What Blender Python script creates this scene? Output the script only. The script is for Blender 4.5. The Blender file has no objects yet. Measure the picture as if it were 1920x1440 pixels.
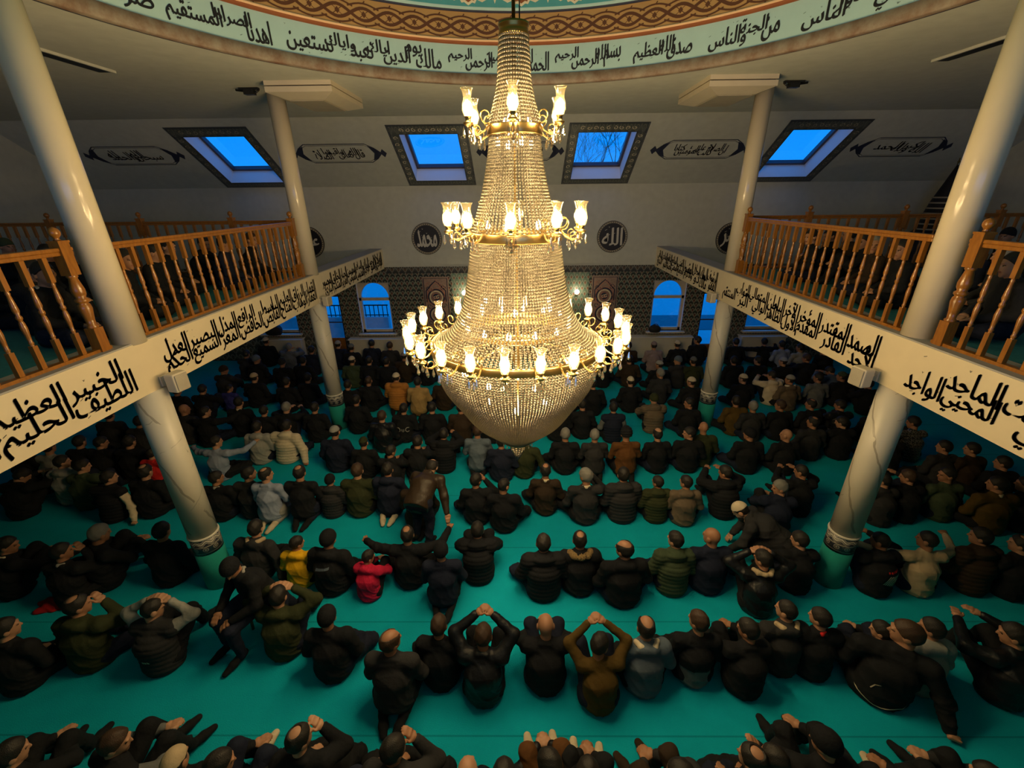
import bpy, bmesh, math, random, unicodedata
import numpy as np
from mathutils import Matrix, Vector, Euler
from mathutils.bvhtree import BVHTree
rnd = random.Random(7)
S = bpy.context.scene
COL = S.collection
pi = math.pi

# ------------------------------------------------------------------ camera
CAM_M = np.array([[0.99993052, 0.00686159, -0.00958477],
                  [-0.00604661, -0.39941788, -0.91674903],
                  [-0.01011869, 0.9167433, -0.39934864]])   # image right, image down, view direction
CAM_F, CAM_CX, EYE = 809.5, 969.9, np.array([0, 0, 4.9])
cd = bpy.data.cameras.new('camera'); cam = bpy.data.objects.new('camera', cd); COL.objects.link(cam)
cd.sensor_width = 36; cd.lens = CAM_F / 1920 * 36; cd.shift_x = -(CAM_CX - 960) / 1920
cd.clip_start = .05; cd.clip_end = 300
r_, d_, f_ = CAM_M
cam.matrix_world = Matrix(((r_[0], -d_[0], -f_[0], 0), (r_[1], -d_[1], -f_[1], 0), (r_[2], -d_[2], -f_[2], 4.9), (0, 0, 0, 1)))
S.camera = cam

# ------------------------------------------------------------------ world (blue dusk), exposure
W = bpy.data.worlds.new('dusk_sky'); S.world = W; W.use_nodes = True
bg = W.node_tree.nodes['Background']
bg.inputs['Color'].default_value = (.003, .31, 1.08, 1); bg.inputs['Strength'].default_value = 1.0
S.view_settings.view_transform = 'Standard'; S.view_settings.look = 'None'
S.view_settings.exposure = 0.18; S.view_settings.gamma = 1; S.view_settings.use_curve_mapping = False
BULB_W = 24.0          # watts of each chandelier lamp
LAMP_COL = (1.0, .72, .36)
cy = S.cycles
cy.max_bounces = 6; cy.diffuse_bounces = 4; cy.glossy_bounces = 3; cy.transmission_bounces = 4
cy.transparent_max_bounces = 16; cy.caustics_reflective = False; cy.caustics_refractive = False
cy.sample_clamp_indirect = 4.0; cy.use_denoising = True

def lamp(name, loc, kind, power, color, size=.1, rot=None, parent=None, size_y=None):
    l = bpy.data.lights.new(name, kind); l.energy = power; l.color = color
    if kind == 'AREA':
        l.shape = 'RECTANGLE'; l.size = size; l.size_y = size_y or size
    else: l.shadow_soft_size = size
    o = bpy.data.objects.new(name, l); COL.objects.link(o); o.location = loc
    if rot: o.rotation_euler = rot
    if parent: o.parent = parent
    return o
# added blue fill lamp behind the camera, as if from unseen rear windows
lamp('rear_blue_fill', (0, -5.8, 4.6), 'AREA', 90, (.12, .42, 1.0), 9.0, (pi / 2, 0, 0), size_y=2.2)

# ------------------------------------------------------------------ object helpers
def tag(o, label=None, cat=None, group=None, kind=None):
    if label: o['label'] = label
    if cat: o['category'] = cat
    if group: o['group'] = group
    if kind: o['kind'] = kind
    return o
def link(name, me, parent=None, mat=None):
    o = bpy.data.objects.new(name, me); COL.objects.link(o)
    if parent is not None: o.parent = parent
    if mat is not None and me is not None and not me.materials: me.materials.append(mat)
    return o
def empty(name, loc=(0, 0, 0), rz=0, **k):
    o = bpy.data.objects.new(name, None); COL.objects.link(o); o.location = loc; o.rotation_euler = (0, 0, rz)
    return tag(o, **k)
def np_mesh(name, V, F, smooth=False, mats=None, mi=None):
    """V (n,3) array, F list/array of faces (quads array or list of tuples)"""
    me = bpy.data.meshes.new(name)
    if isinstance(F, np.ndarray):
        n, k = F.shape
        me.vertices.add(len(V)); me.vertices.foreach_set('co', np.asarray(V, np.float32).ravel())
        me.loops.add(n * k); me.loops.foreach_set('vertex_index', F.astype(np.int32).ravel())
        me.polygons.add(n); me.polygons.foreach_set('loop_start', np.arange(0, n * k, k, dtype=np.int32))
        me.polygons.foreach_set('loop_total', np.full(n, k, np.int32))
        me.update(calc_edges=True)
    else:
        me.from_pydata([tuple(map(float, v)) for v in V], [], [tuple(f) for f in F])
    if smooth: me.polygons.foreach_set('use_smooth', np.ones(len(me.polygons), bool))
    for m in mats or []: me.materials.append(m)
    if mi is not None: me.polygons.foreach_set('material_index', np.asarray(mi, np.int32))
    me.update(); return me
class MB:
    """collects shapes, builds them as one mesh"""
    def __init__(s): s.v = []; s.f = []; s.sm = []
    def add(s, vs, fs, smooth=False):
        n = len(s.v); s.v += [tuple(map(float, v)) for v in vs]; s.f += [tuple(i + n for i in f) for f in fs]; s.sm += [smooth] * len(fs); return s
    def box(s, x0, x1, y0, y1, z0, z1):
        v = [(x, y, z) for z in (z0, z1) for y in (y0, y1) for x in (x0, x1)]
        return s.add(v, [(0, 2, 3, 1), (4, 5, 7, 6), (0, 1, 5, 4), (2, 6, 7, 3), (0, 4, 6, 2), (1, 3, 7, 5)])
    def tube(s, pts, r, n=8, closed=False, cap=True):
        P = [Vector(p) for p in pts]; N = len(P); rs = r if hasattr(r, '__len__') else [r] * N
        rings = []; up = None
        for i, p in enumerate(P):
            a = P[i - 1] if (i > 0 or closed) else P[i]; b = P[(i + 1) % N] if (i < N - 1 or closed) else P[i]
            t = (b - a).normalized()
            if up is None:
                up = Vector((0, 0, 1)) if abs(t.z) < .9 else Vector((1, 0, 0))
            u = (up - t * up.dot(t)).normalized(); w = t.cross(u); up = u
            rings.append([p + (u * math.cos(2 * pi * k / n) + w * math.sin(2 * pi * k / n)) * rs[i] for k in range(n)])
        v = [q for rg in rings for q in rg]; f = []
        for i in range(N if closed else N - 1):
            j = (i + 1) % N
            f += [(i * n + k, i * n + (k + 1) % n, j * n + (k + 1) % n, j * n + k) for k in range(n)]
        if cap and not closed: f += [tuple(range(n - 1, -1, -1)), tuple((N - 1) * n + k for k in range(n))]
        return s.add(v, f, True)
    def lathe(s, prof, c=(0, 0, 0), n=24, smooth=True, cap=True):
        """prof: (r, z) from bottom to top"""
        v = [(c[0] + r * math.cos(2 * pi * k / n), c[1] + r * math.sin(2 * pi * k / n), c[2] + z) for r, z in prof for k in range(n)]
        f = [(i * n + k, i * n + (k + 1) % n, (i + 1) * n + (k + 1) % n, (i + 1) * n + k) for i in range(len(prof) - 1) for k in range(n)]
        if cap: f += [tuple(range(n - 1, -1, -1)), tuple((len(prof) - 1) * n + k for k in range(n))]
        return s.add(v, f, smooth)
    def build(s, name, mat, parent=None, me_name=None):
        me = bpy.data.meshes.new(me_name or name); me.from_pydata(s.v, [], s.f)
        me.polygons.foreach_set('use_smooth', s.sm); me.materials.append(mat); me.update()
        return link(name, me, parent)
def bevel(o, w, seg=2):
    m = o.modifiers.new('bevel', 'BEVEL'); m.width = w; m.segments = seg; m.limit_method = 'ANGLE'; m.angle_limit = .7
    return o

# ------------------------------------------------------------------ materials
class V:
    """a socket with arithmetic that makes Math nodes"""
    def __init__(s, nt, k): s.nt = nt; s.k = k
    def op(s, o, b=None, c=None):
        n = s.nt.nodes.new('ShaderNodeMath'); n.operation = o
        for i, x in enumerate((s, b, c)):
            if x is None: continue
            if isinstance(x, V): s.nt.links.new(x.k, n.inputs[i])
            else: n.inputs[i].default_value = x
        return V(s.nt, n.outputs[0])
    def __add__(s, b): return s.op('ADD', b)
    def __sub__(s, b): return s.op('SUBTRACT', b)
    def __mul__(s, b): return s.op('MULTIPLY', b)
    def __truediv__(s, b): return s.op('DIVIDE', b)
    def lt(s, b): return s.op('LESS_THAN', b)
    def gt(s, b): return s.op('GREATER_THAN', b)
    def abs(s): return s.op('ABSOLUTE')
    def fract(s): return s.op('FRACT')
    def floor(s): return s.op('FLOOR')
    def sin(s): return s.op('SINE')
    def sqrt(s): return s.op('SQRT')
    def mod(s, b): return s.op('FLOORED_MODULO', b)
    def min(s, b): return s.op('MINIMUM', b)
    def max(s, b): return s.op('MAXIMUM', b)
def new_mat(name):
    m = bpy.data.materials.new(name); m.use_nodes = True
    nt = m.node_tree; return m, nt, nt.nodes['Principled BSDF']
def coords(nt, kind='Object'):
    t = nt.nodes.new('ShaderNodeTexCoord'); s = nt.nodes.new('ShaderNodeSeparateXYZ'); nt.links.new(t.outputs[kind], s.inputs[0])
    return V(nt, s.outputs[0]), V(nt, s.outputs[1]), V(nt, s.outputs[2]), t.outputs[kind]
def noise(nt, vec, scale, detail=3, rough=.5):
    n = nt.nodes.new('ShaderNodeTexNoise'); n.inputs['Scale'].default_value = scale; n.inputs['Detail'].default_value = detail
    n.inputs['Roughness'].default_value = rough
    nt.links.new(vec, n.inputs['Vector']); return V(nt, n.outputs[0])
def mixc(nt, fac, a, b):
    n = nt.nodes.new('ShaderNodeMix'); n.data_type = 'RGBA'
    if isinstance(fac, V): nt.links.new(fac.k, n.inputs[0])
    else: n.inputs[0].default_value = fac
    for i, c in ((6, a), (7, b)):
        if isinstance(c, (tuple, list)): n.inputs[i].default_value = (*c, 1)
        else: nt.links.new(c, n.inputs[i])
    return n.outputs[2]
def bump(nt, p, h, strength=.3, dist=.01):
    b = nt.nodes.new('ShaderNodeBump'); b.inputs['Strength'].default_value = strength; b.inputs['Distance'].default_value = dist
    nt.links.new(h.k if isinstance(h, V) else h, b.inputs['Height']); nt.links.new(b.outputs[0], p.inputs['Normal'])
def simple(name, col, rough=.6, metal=0, var=.12, nscale=6, bmp=0, bscale=60, coat=0, spec=.5):
    m, nt, p = new_mat(name); p.inputs['Roughness'].default_value = rough; p.inputs['Metallic'].default_value = metal
    p.inputs['Coat Weight'].default_value = coat; p.inputs['Specular IOR Level'].default_value = spec
    x, y, z, vec = coords(nt)
    nz = noise(nt, vec, nscale)
    nt.links.new(mixc(nt, nz, tuple(c * (1 - var) for c in col), tuple(min(1, c * (1 + var)) for c in col)), p.inputs['Base Color'])
    if bmp: bump(nt, p, noise(nt, vec, bscale, 2), bmp, .01)
    return m
def emis(name, col, strength):
    m, nt, p = new_mat(name); p.inputs['Base Color'].default_value = (*col, 1)
    p.inputs['Emission Color'].default_value = (*col, 1); p.inputs['Emission Strength'].default_value = strength
    return m
def glassy(name, tint, transp, rough=.05, milky=0):
    """thin clear glass: lets light straight through and mirrors a little"""
    m, nt, p = new_mat(name); nt.nodes.remove(p)
    tr = nt.nodes.new('ShaderNodeBsdfTransparent'); tr.inputs[0].default_value = (*tint, 1)
    gl = nt.nodes.new('ShaderNodeBsdfGlossy'); gl.inputs['Roughness'].default_value = rough; gl.inputs[0].default_value = (1, 1, 1, 1)
    mx = nt.nodes.new('ShaderNodeMixShader'); mx.inputs[0].default_value = 1 - transp
    nt.links.new(tr.outputs[0], mx.inputs[1]); nt.links.new(gl.outputs[0], mx.inputs[2])
    if milky:
        tl = nt.nodes.new('ShaderNodeBsdfTranslucent'); tl.inputs[0].default_value = (1, .88, .60, 1); m2 = nt.nodes.new('ShaderNodeMixShader'); m2.inputs[0].default_value = milky
        nt.links.new(mx.outputs[0], m2.inputs[1]); nt.links.new(tl.outputs[0], m2.inputs[2]); mx = m2
    nt.links.new(mx.outputs[0], nt.nodes['Material Output'].inputs[0]); return m
M = {}
M['wall'] = simple('wall_paint', (.57, .57, .50), .85, bmp=.05)
M['ceil'] = simple('ceiling_paint', (.57, .57, .50), .9)
M['cream'] = simple('cream_beam_paint', (.72, .60, .40), .6, var=.05)
M['white'] = simple('white_gloss_paint', (.62, .58, .50), .5, var=.05)
M['reveal'] = simple('white_reveal_paint', (.75, .74, .74), .7, var=.03)
M['ink'] = simple('black_paint', (.008, .007, .012), .5)
M['inkbrown'] = simple('brown_paint', (.10, .032, .010), .6)
M['brass'] = simple('polished_brass', (.46, .31, .11), .3, 1.0, .08)
M['darkbrass'] = simple('dark_brass', (.30, .19, .05), .3, 1.0, .2)
M['mint'] = simple('mint_green_paint', (.40, .60, .60), .8, var=.05)
M['salmon'] = simple('salmon_paint', (.45, .26, .095), .75, var=.06)
M['peach'] = simple('peach_paint', (.80, .50, .28), .6)
M['teal_dome'] = simple('teal_dome_paint', (.075, .33, .38), .8, var=.1)
M['rust'] = simple('rust_paint', (.26, .075, .022), .7)
M['orange'] = simple('orange_paint', (.48, .15, .03), .7)
M['creamline'] = simple('cream_line_paint', (.75, .66, .48), .7)
M['navyline'] = simple('navy_line_paint', (.02, .025, .06), .7)
M['darkmetal'] = simple('dark_metal', (.03, .03, .03), .4, .6)
M['plastic'] = simple('beige_plastic', (.60, .52, .38), .5, var=.05)
M['grille'] = simple('speaker_grille', (.40, .35, .26), .7, bmp=.4, bscale=200)
M['slate'] = simple('gallery_ledge_paint', (.36, .34, .32), .7)
M['pvc'] = simple('pale_window_frame', (.58, .50, .40), .5)
M['darkframe'] = simple('dark_skylight_frame', (.06, .05, .07), .4)
M['outground'] = simple('pale_pavement', (.55, .55, .56), .9)
M['bark'] = simple('bark', (.06, .055, .05), .9)
M['gcarpet'] = simple('gallery_carpet', (.02, .20, .24), .95, var=.3, nscale=40)
M['bulb'] = emis('glowing_bulb', (1.0, .88, .64), 9)
M['inbulb'] = emis('glowing_inner_bulb', (1.0, .88, .64), 10)
M['shade'] = glassy('hurricane_glass', (1.0, .94, .76), .82, .08, .05)
M['pane'] = glassy('window_glass', (.95, .97, 1.0), .93, .02)
M['crystal'] = glassy('cut_crystal', (.95, .86, .70), .55, .12)
def wood_mat():
    m, nt, p = new_mat('honey_varnished_wood'); x, y, z, vec = coords(nt)
    mp = nt.nodes.new('ShaderNodeMapping'); mp.inputs['Scale'].default_value = (14, 14, 2.5); nt.links.new(vec, mp.inputs[0])
    n = noise(nt, mp.outputs[0], 3, 5)
    nt.links.new(mixc(nt, n, (.13, .040, .004), (.44, .175, .022)), p.inputs['Base Color'])
    p.inputs['Roughness'].default_value = .3; p.inputs['Coat Weight'].default_value = .3; p.inputs['Coat Roughness'].default_value = .12; return m
M['wood'] = wood_mat()
def bead_mat():
    m, nt, p = new_mat('amber_crystal_beads'); nt.nodes.remove(p)
    gl = nt.nodes.new('ShaderNodeBsdfGlossy'); gl.inputs['Roughness'].default_value = .22; gl.inputs[0].default_value = (.36, .32, .25, 1)
    tl = nt.nodes.new('ShaderNodeBsdfDiffuse'); tl.inputs[0].default_value = (.18, .158, .118, 1)
    tp = nt.nodes.new('ShaderNodeBsdfTransparent'); tp.inputs[0].default_value = (1, .88, .66, 1)
    t2 = nt.nodes.new('ShaderNodeBsdfTranslucent'); t2.inputs[0].default_value = (.29, .25, .18, 1)
    m0 = nt.nodes.new('ShaderNodeMixShader'); m0.inputs[0].default_value = .55; nt.links.new(tl.outputs[0], m0.inputs[1]); nt.links.new(t2.outputs[0], m0.inputs[2]); tl = m0
    a = nt.nodes.new('ShaderNodeMixShader'); a.inputs[0].default_value = .6
    nt.links.new(gl.outputs[0], a.inputs[1]); nt.links.new(tl.outputs[0], a.inputs[2])
    b = nt.nodes.new('ShaderNodeMixShader'); b.inputs[0].default_value = .06
    nt.links.new(a.outputs[0], b.inputs[1]); nt.links.new(tp.outputs[0], b.inputs[2])
    nt.links.new(b.outputs[0], nt.nodes['Material Output'].inputs[0]); return m
M['bead'] = bead_mat()
def carpet_mat():
    m, nt, p = new_mat('teal_carpet'); x, y, z, vec = coords(nt)
    n1 = noise(nt, vec, 3.0, 4, .6); n2 = noise(nt, vec, 90, 2)
    c = mixc(nt, n1, (.002, .34, .47), (.004, .47, .62))
    c = mixc(nt, (n2 - .3) * .5, c, (.004, .28, .44))
    seam = ((y - .65).mod(1.25) - .625).abs().lt(.008)      # seams between the prayer rows
    c = mixc(nt, seam * .45, c, (.002, .10, .14))
    nt.links.new(c, p.inputs['Base Color']); p.inputs['Roughness'].default_value = .95
    p.inputs['Specular IOR Level'].default_value = .1
    bump(nt, p, n2, .5, .01); return m
M['carpet'] = carpet_mat()
def marble_mat():
    m, nt, p = new_mat('cream_marbled_column'); x, y, z, vec = coords(nt)
    n = noise(nt, vec, 2.2, 3); msk = noise(nt, vec, 3.1, 2)
    a = y.op('ARCTAN2', x) / (2 * pi)
    v = ((a * 3 + z * 1.05 + n * .55).fract() - .5).abs()
    vein = v.lt(.035) * msk.gt(.42)
    v2 = ((a * 2 - z * 2.3 + n * 1.1 + .3).fract() - .5).abs().lt(.012) * msk.lt(.45)
    base = mixc(nt, n, (.58, .53, .43), (.70, .64, .52))
    nt.links.new(mixc(nt, (vein * .55).max(v2 * .4), base, (.16, .12, .075)), p.inputs['Base Color'])
    p.inputs['Roughness'].default_value = .38; return m
M['marble'] = marble_mat()
M['gloss'] = simple('glossy_cream_column_paint', (.66, .565, .41), .16, var=.04, bmp=.06, bscale=14)
M['tealbase'] = simple('teal_carpet_wrap', (.004, .26, .22), .9, bmp=.3, bscale=120)
def colband_mat():
    """blue and cream tile band round a column foot: wave crest above, medallions below"""
    m, nt, p = new_mat('ottoman_tile_band'); x, y, z, vec = coords(nt)
    a = y.op('ARCTAN2', x) / (2 * pi)
    u = (a * 9).fract() - .5
    low = z - .69
    d = ((u * .115) * (u * .115) + low * low).sqrt()
    med = d.lt(.032) * d.gt(.022); dot = d.lt(.012)
    crest = ((u * 2 * pi).sin() * .02 + .80 - z).abs()
    cr = crest.lt(.012) + crest.lt(.034) * crest.gt(.024)
    line = (z - .735).abs().lt(.006) + (z - .635).abs().lt(.006)
    top = z.gt(.83 - 0.0) * .9
    c = mixc(nt, (med + cr + line + dot).min(1), (.022, .028, .045), (.42, .40, .33))
    c = mixc(nt, noise(nt, vec, 40, 2).gt(.58) * .5, c, (.20, .18, .15))
    nt.links.new(c, p.inputs['Base Color']); p.inputs['Roughness'].default_value = .35; return m
M['colband'] = colband_mat()
def tile_mat(name, bgc, line, leaf, red, cw, ch):
    """tulip tiles set in offset rows"""
    m, nt, p = new_mat(name); x, y, z, vec = coords(nt)
    row = (z / ch).floor(); off = row.mod(2) * .5
    q = (z / ch).fract() - .5; u = (x / cw + off).fract() - .5
    ell = lambda a, b, cx=0, cz=0: (((u - cx) / a) * ((u - cx) / a) + ((q - cz) / b) * ((q - cz) / b)).sqrt()
    d = ell(.27, .42); d2 = ell(.5, .5, 0, .35)
    outl = d.lt(1) * d.gt(.72); core = ell(.13, .22, 0, -.05).lt(1)
    side = ell(.10, .3, .40, .05).lt(1) + ell(.10, .3, -.40, .05).lt(1)
    arc = (d2 - .95).abs().lt(.07)
    c = mixc(nt, side.min(1), bgc, leaf)
    c = mixc(nt, (outl + arc).min(1), c, line)
    c = mixc(nt, core, c, red)
    nt.links.new(mixc(nt, noise(nt, vec, 60, 2) * .3, c, bgc), p.inputs['Base Color']); p.inputs['Roughness'].default_value = .3; return m
M['tile'] = tile_mat('dark_tulip_tiles', (.035, .04, .038), (.46, .44, .34), (.13, .18, .14), (.20, .06, .04), .17, .15)
M['tile2'] = tile_mat('green_tulip_tiles', (.16, .24, .19), (.42, .42, .33), (.08, .14, .12), (.30, .09, .05), .17, .17)
M['tileband'] = tile_mat('dark_border_tiles', (.04, .04, .04), (.30, .28, .23), (.09, .09, .08), (.14, .08, .05), .20, .20)
M['tilelow'] = tile_mat('grey_dado_tiles', (.05, .055, .05), (.30, .28, .24), (.12, .13, .11), (.10, .08, .06), .26, .24)
M['deco'] = tile_mat('skylight_border_paint', (.075, .085, .08), (.17, .175, .15), (.11, .12, .11), (.14, .14, .12), .16, .16)
M['panel'] = simple('rosy_tile_panel', (.34, .23, .18), .4, var=.45, nscale=24)
M['rosy'] = simple('rosy_line_paint', (.50, .22, .16), .5)
def rim_mat():
    m, nt, p = new_mat('marbled_brown_rim'); x, y, z, vec = coords(nt)
    n = noise(nt, vec, 5, 5, .65)
    nt.links.new(mixc(nt, (n - .35) * 3, (.30, .25, .19), (.17, .085, .05)), p.inputs['Base Color']); p.inputs['Roughness'].default_value = .6; return m
M['rim'] = rim_mat()

# ------------------------------------------------------------------ painted decoration: flat shapes laid on a surface
class Decal:
    def __init__(s, mp, layered=False): s.mp = mp; s.v = []; s.f = []; s.layered = layered
    def poly(s, pts):
        n = len(s.v); s.v += list(pts); s.f.append(tuple(range(n, n + len(pts))))
    def mesh(s, vs, fs):
        n = len(s.v); s.v += list(vs); s.f += [tuple(i + n for i in f) for f in fs]
    def stroke(s, pts, w, closed=False, nib=None):
        """ribbon of width w; with nib (angle, thin) the width follows a broad pen"""
        N = len(pts); L = []; R = []
        for i in range(N):
            a = pts[i - 1] if (i or closed) else pts[i]; b = pts[(i + 1) % N] if (i < N - 1 or closed) else pts[i]
            tx, ty = b[0] - a[0], b[1] - a[1]; l = math.hypot(tx, ty) or 1
            nx, ny = -ty / l, tx / l; ww = w
            if nib: ww = w * (nib[1] + (1 - nib[1]) * abs(nx * math.cos(nib[0]) + ny * math.sin(nib[0])))
            L.append((pts[i][0] + nx * ww / 2, pts[i][1] + ny * ww / 2)); R.append((pts[i][0] - nx * ww / 2, pts[i][1] - ny * ww / 2))
        n = len(s.v); s.v += L + R
        for i in range(N if closed else N - 1):
            j = (i + 1) % N; s.f.append((n + i, n + N + i, n + N + j, n + j))
    def disc(s, c, r, k=24, ry=None): s.poly([(c[0] + r * math.cos(2 * pi * i / k), c[1] + (ry or r) * math.sin(2 * pi * i / k)) for i in range(k)])
    def ring(s, c, r, w, k=40, ry=None): s.stroke([(c[0] + r * math.cos(2 * pi * i / k), c[1] + (ry or r) * math.sin(2 * pi * i / k)) for i in range(k)], w, True)
    def curl(s, c, r, a0, turns, w, sgn=1):
        s.stroke([(c[0] + r * (1 - .75 * t) * math.cos(a0 + sgn * 2 * pi * turns * t), c[1] + r * (1 - .75 * t) * math.sin(a0 + sgn * 2 * pi * turns * t)) for t in np.linspace(0, 1, 14)], w)
    def build(s, name, mat, parent=None):
        return link(name, np_mesh(name, [s.mp(*p) for p in s.v], s.f, mats=[mat]), parent)

# ------------------------------------------------------------------ Arabic lettering: joined letter forms, stretched and thickened like a reed pen
FORMS = {}
for cp in list(range(0xFE70, 0xFEFD)):
    dc = unicodedata.decomposition(chr(cp)).split()
    if len(dc) >= 2 and dc[0] in ('<isolated>', '<initial>', '<medial>', '<final>'):
        FORMS[(''.join(chr(int(h, 16)) for h in dc[1:]), dc[0][1:-1])] = chr(cp)
RIGHT_ONLY = set('اأإآدذرزوؤةىء')
def shape(word):
    out = []; i = 0; prev = False
    while i < len(word):
        c = word[i]; step = 1
        if c == 'ل' and i + 1 < len(word) and word[i + 1] in 'اأإآ': c = word[i:i + 2]; step = 2
        last = i + step >= len(word)
        joins_next = (not last) and c[0] not in RIGHT_ONLY and len(c) == 1 and word[i + step] != 'ء'
        if word == 'الله' : joins_next = (not last) and c[0] not in RIGHT_ONLY
        form = ('medial' if prev and joins_next else 'final' if prev else 'initial' if joins_next else 'isolated')
        g = FORMS.get((c, form)) or FORMS.get((c, 'final' if prev else 'isolated')) or c
        out.append(g); prev = joins_next; i += step
    return ''.join(reversed(out))
_words = {}
_fc = bpy.data.curves.new('lettering', 'FONT'); _fc.dimensions = '2D'; _fc.fill_mode = 'BOTH'; _fc.resolution_u = 3
_fo = bpy.data.objects.new('lettering', _fc); COL.objects.link(_fo)
def word_mesh(word, raw=False):
    if word in _words: return _words[word]
    _fc.body = word if raw else shape(word)
    dg = bpy.context.evaluated_depsgraph_get(); dg.update()
    me = bpy.data.meshes.new_from_object(_fo.evaluated_get(dg))
    v = np.array([(p.co.x, p.co.y) for p in me.vertices]); f = [tuple(p.vertices) for p in me.polygons]
    bpy.data.meshes.remove(me)
    v[:, 0] -= v[:, 0].min(); 
    if not raw:
        y = v[:, 1]; v[:, 1] = np.where(y > .28, .28 + (y - .28) * 1.55, y)
    _words[word] = (v, f); return _words[word]
def put_word(D, word, u0, u1, v0, v1, nib=.016, raw=False):
    """lay a word into the box; nib sweeps the outline along a slanted pen edge"""
    v, f = word_mesh(word, raw); lo = v.min(0); ex = v.max(0) - lo
    w = v - lo; w = w / ex; w[:, 0] = u0 + w[:, 0] * (u1 - u0); w[:, 1] = v0 + w[:, 1] * (v1 - v0)
    for i, k in enumerate((-.5, -.17, .17, .5) if nib else (0,)): D.mesh([(p[0] + k * nib * .75, p[1] + k * nib * .65) + ((.0007 * i,) if D.layered else ()) for p in w], f)
def marks(D, u0, u1, v0, v1, n, h, rg):
    for _ in range(n):
        u = rg.uniform(u0, u1); v = rg.uniform(v0, v1); t = rg.random()
        if t < .45: D.stroke([(u - h * .5, v - h * .2), (u + h * .5, v + h * .25)], h * .16)
        elif t < .75: D.stroke([(u - h * .25, v + h * .3), (u, v - h * .2), (u + h * .25, v + h * .3)], h * .14)
        else: D.poly([(u - h * .15, v), (u, v - h * .17), (u + h * .15, v), (u, v + h * .17)])
def stacked(D, text, u_start, u_end, v0, v1, seed=1, nib=.016):
    """pairs of words one above the other, running right to left"""
    rg = random.Random(seed); ws = text.split(); H = v1 - v0; pairs = [ws[i:i + 2] for i in range(0, len(ws), 2)]
    wl = lambda w: float(word_mesh(w)[0][:, 0].max()); wd = [max(wl(w) for w in p) for p in pairs]; k = (u_start - u_end) / sum(wd); u = u_start
    for p, d in zip(pairs, wd):
        a, b = u - d * k * .97, u
        for i, w in enumerate(p):
            ww = (b - a) * max(.72, min(1, wl(w) / d * 1.1)); x1 = b - (0 if i == 0 else (b - a - ww))
            put_word(D, w, x1 - ww, x1, v0 + (0 if i == 0 else .40) * H, v0 + (.66 if i == 0 else 1.0) * H, nib)
        marks(D, a, b, v0 + .05 * H, v1, 6, H * .075, rg); u -= d * k
def inscription(D, text, u_start, u_end, v0, v1, dirn=-1, seed=1, nmark=None, nib=.016, overlap=.62):
    """words run right to left from u_start to u_end, stacked in two interlocking tiers"""
    rg = random.Random(seed); ws = text.split(); H = v1 - v0
    wid = [float(word_mesh(w)[0][:, 0].max()) for w in ws]; tot = sum(wid[:-1]) * overlap + wid[-1]
    L = abs(u_end - u_start); k = L / tot; u = 0
    for i, (w, wd) in enumerate(zip(ws, wid)):
        up = i % 2
        a, b = u_start + dirn * u * k, u_start + dirn * (u + wd) * k
        lo, hi = (v0 + H * .34, v1) if up else (v0, v0 + H * .86)
        put_word(D, w, min(a, b), max(a, b), lo, hi, nib)
        u += wd * overlap
    marks(D, min(u_start, u_end), max(u_start, u_end), v0, v1, nmark if nmark is not None else len(ws) * 4, H * .09, rg)
# ------------------------------------------------------------------ the room
XL, XR, YB, YF = -12.2, 12.2, -6.0, 13.33      # side walls, rear wall, far wall
ZC, YC, ZW = 6.56, 11.21, 5.18                 # flat ceiling, where it turns down, top of the far wall
ZG, ZBM = 3.46, 2.93                           # gallery floor, underside of the beams
BL, BR = -4.12, 4.02                           # inner faces of the gallery beams
DC, DR = (.03, 3.93), 4.42                     # dome ring

def struct(o): o['kind'] = 'structure'; return o
m = MB(); m.box(XL, XR, YB, YF, -.2, 0); struct(m.build('floor', M['carpet']))

def hole_wall(name, mp, u0, u1, v0, v1, holes, depth, mats, parent=None):
    """sheet in (u,v) with rectangular holes; reveals go back by depth. mats: (face, reveal)"""
    us = sorted({u0, u1, *[h[0] for h in holes], *[h[1] for h in holes]}); vs = sorted({v0, v1, *[h[2] for h in holes], *[h[3] for h in holes]})
    V_, F, MI = [], [], []
    def quad(ps, mi):
        n = len(V_); V_.extend(mp(*p) for p in ps); F.append((n, n + 1, n + 2, n + 3)); MI.append(mi)
    for a, b in zip(us, us[1:]):
        for c, d in zip(vs, vs[1:]):
            if any(h[0] <= a and b <= h[1] and h[2] <= c and d <= h[3] for h in holes): continue
            quad([(a, c, 0), (b, c, 0), (b, d, 0), (a, d, 0)], 0); quad([(a, c, depth), (a, d, depth), (b, d, depth), (b, c, depth)], 0)
    for a, b, c, d in [h[:4] for h in holes] + [(u0, u1, v0, v1)]:
        quad([(a, c, 0), (a, d, 0), (a, d, depth), (a, c, depth)], 1); quad([(b, c, 0), (b, c, depth), (b, d, depth), (b, d, 0)], 1)
        quad([(a, c, 0), (a, c, depth), (b, c, depth), (b, c, 0)], 1); quad([(a, d, 0), (b, d, 0), (b, d, depth), (a, d, depth)], 1)
    return struct(link(name, np_mesh(name, V_, F, mats=mats, mi=MI), parent))

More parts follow.
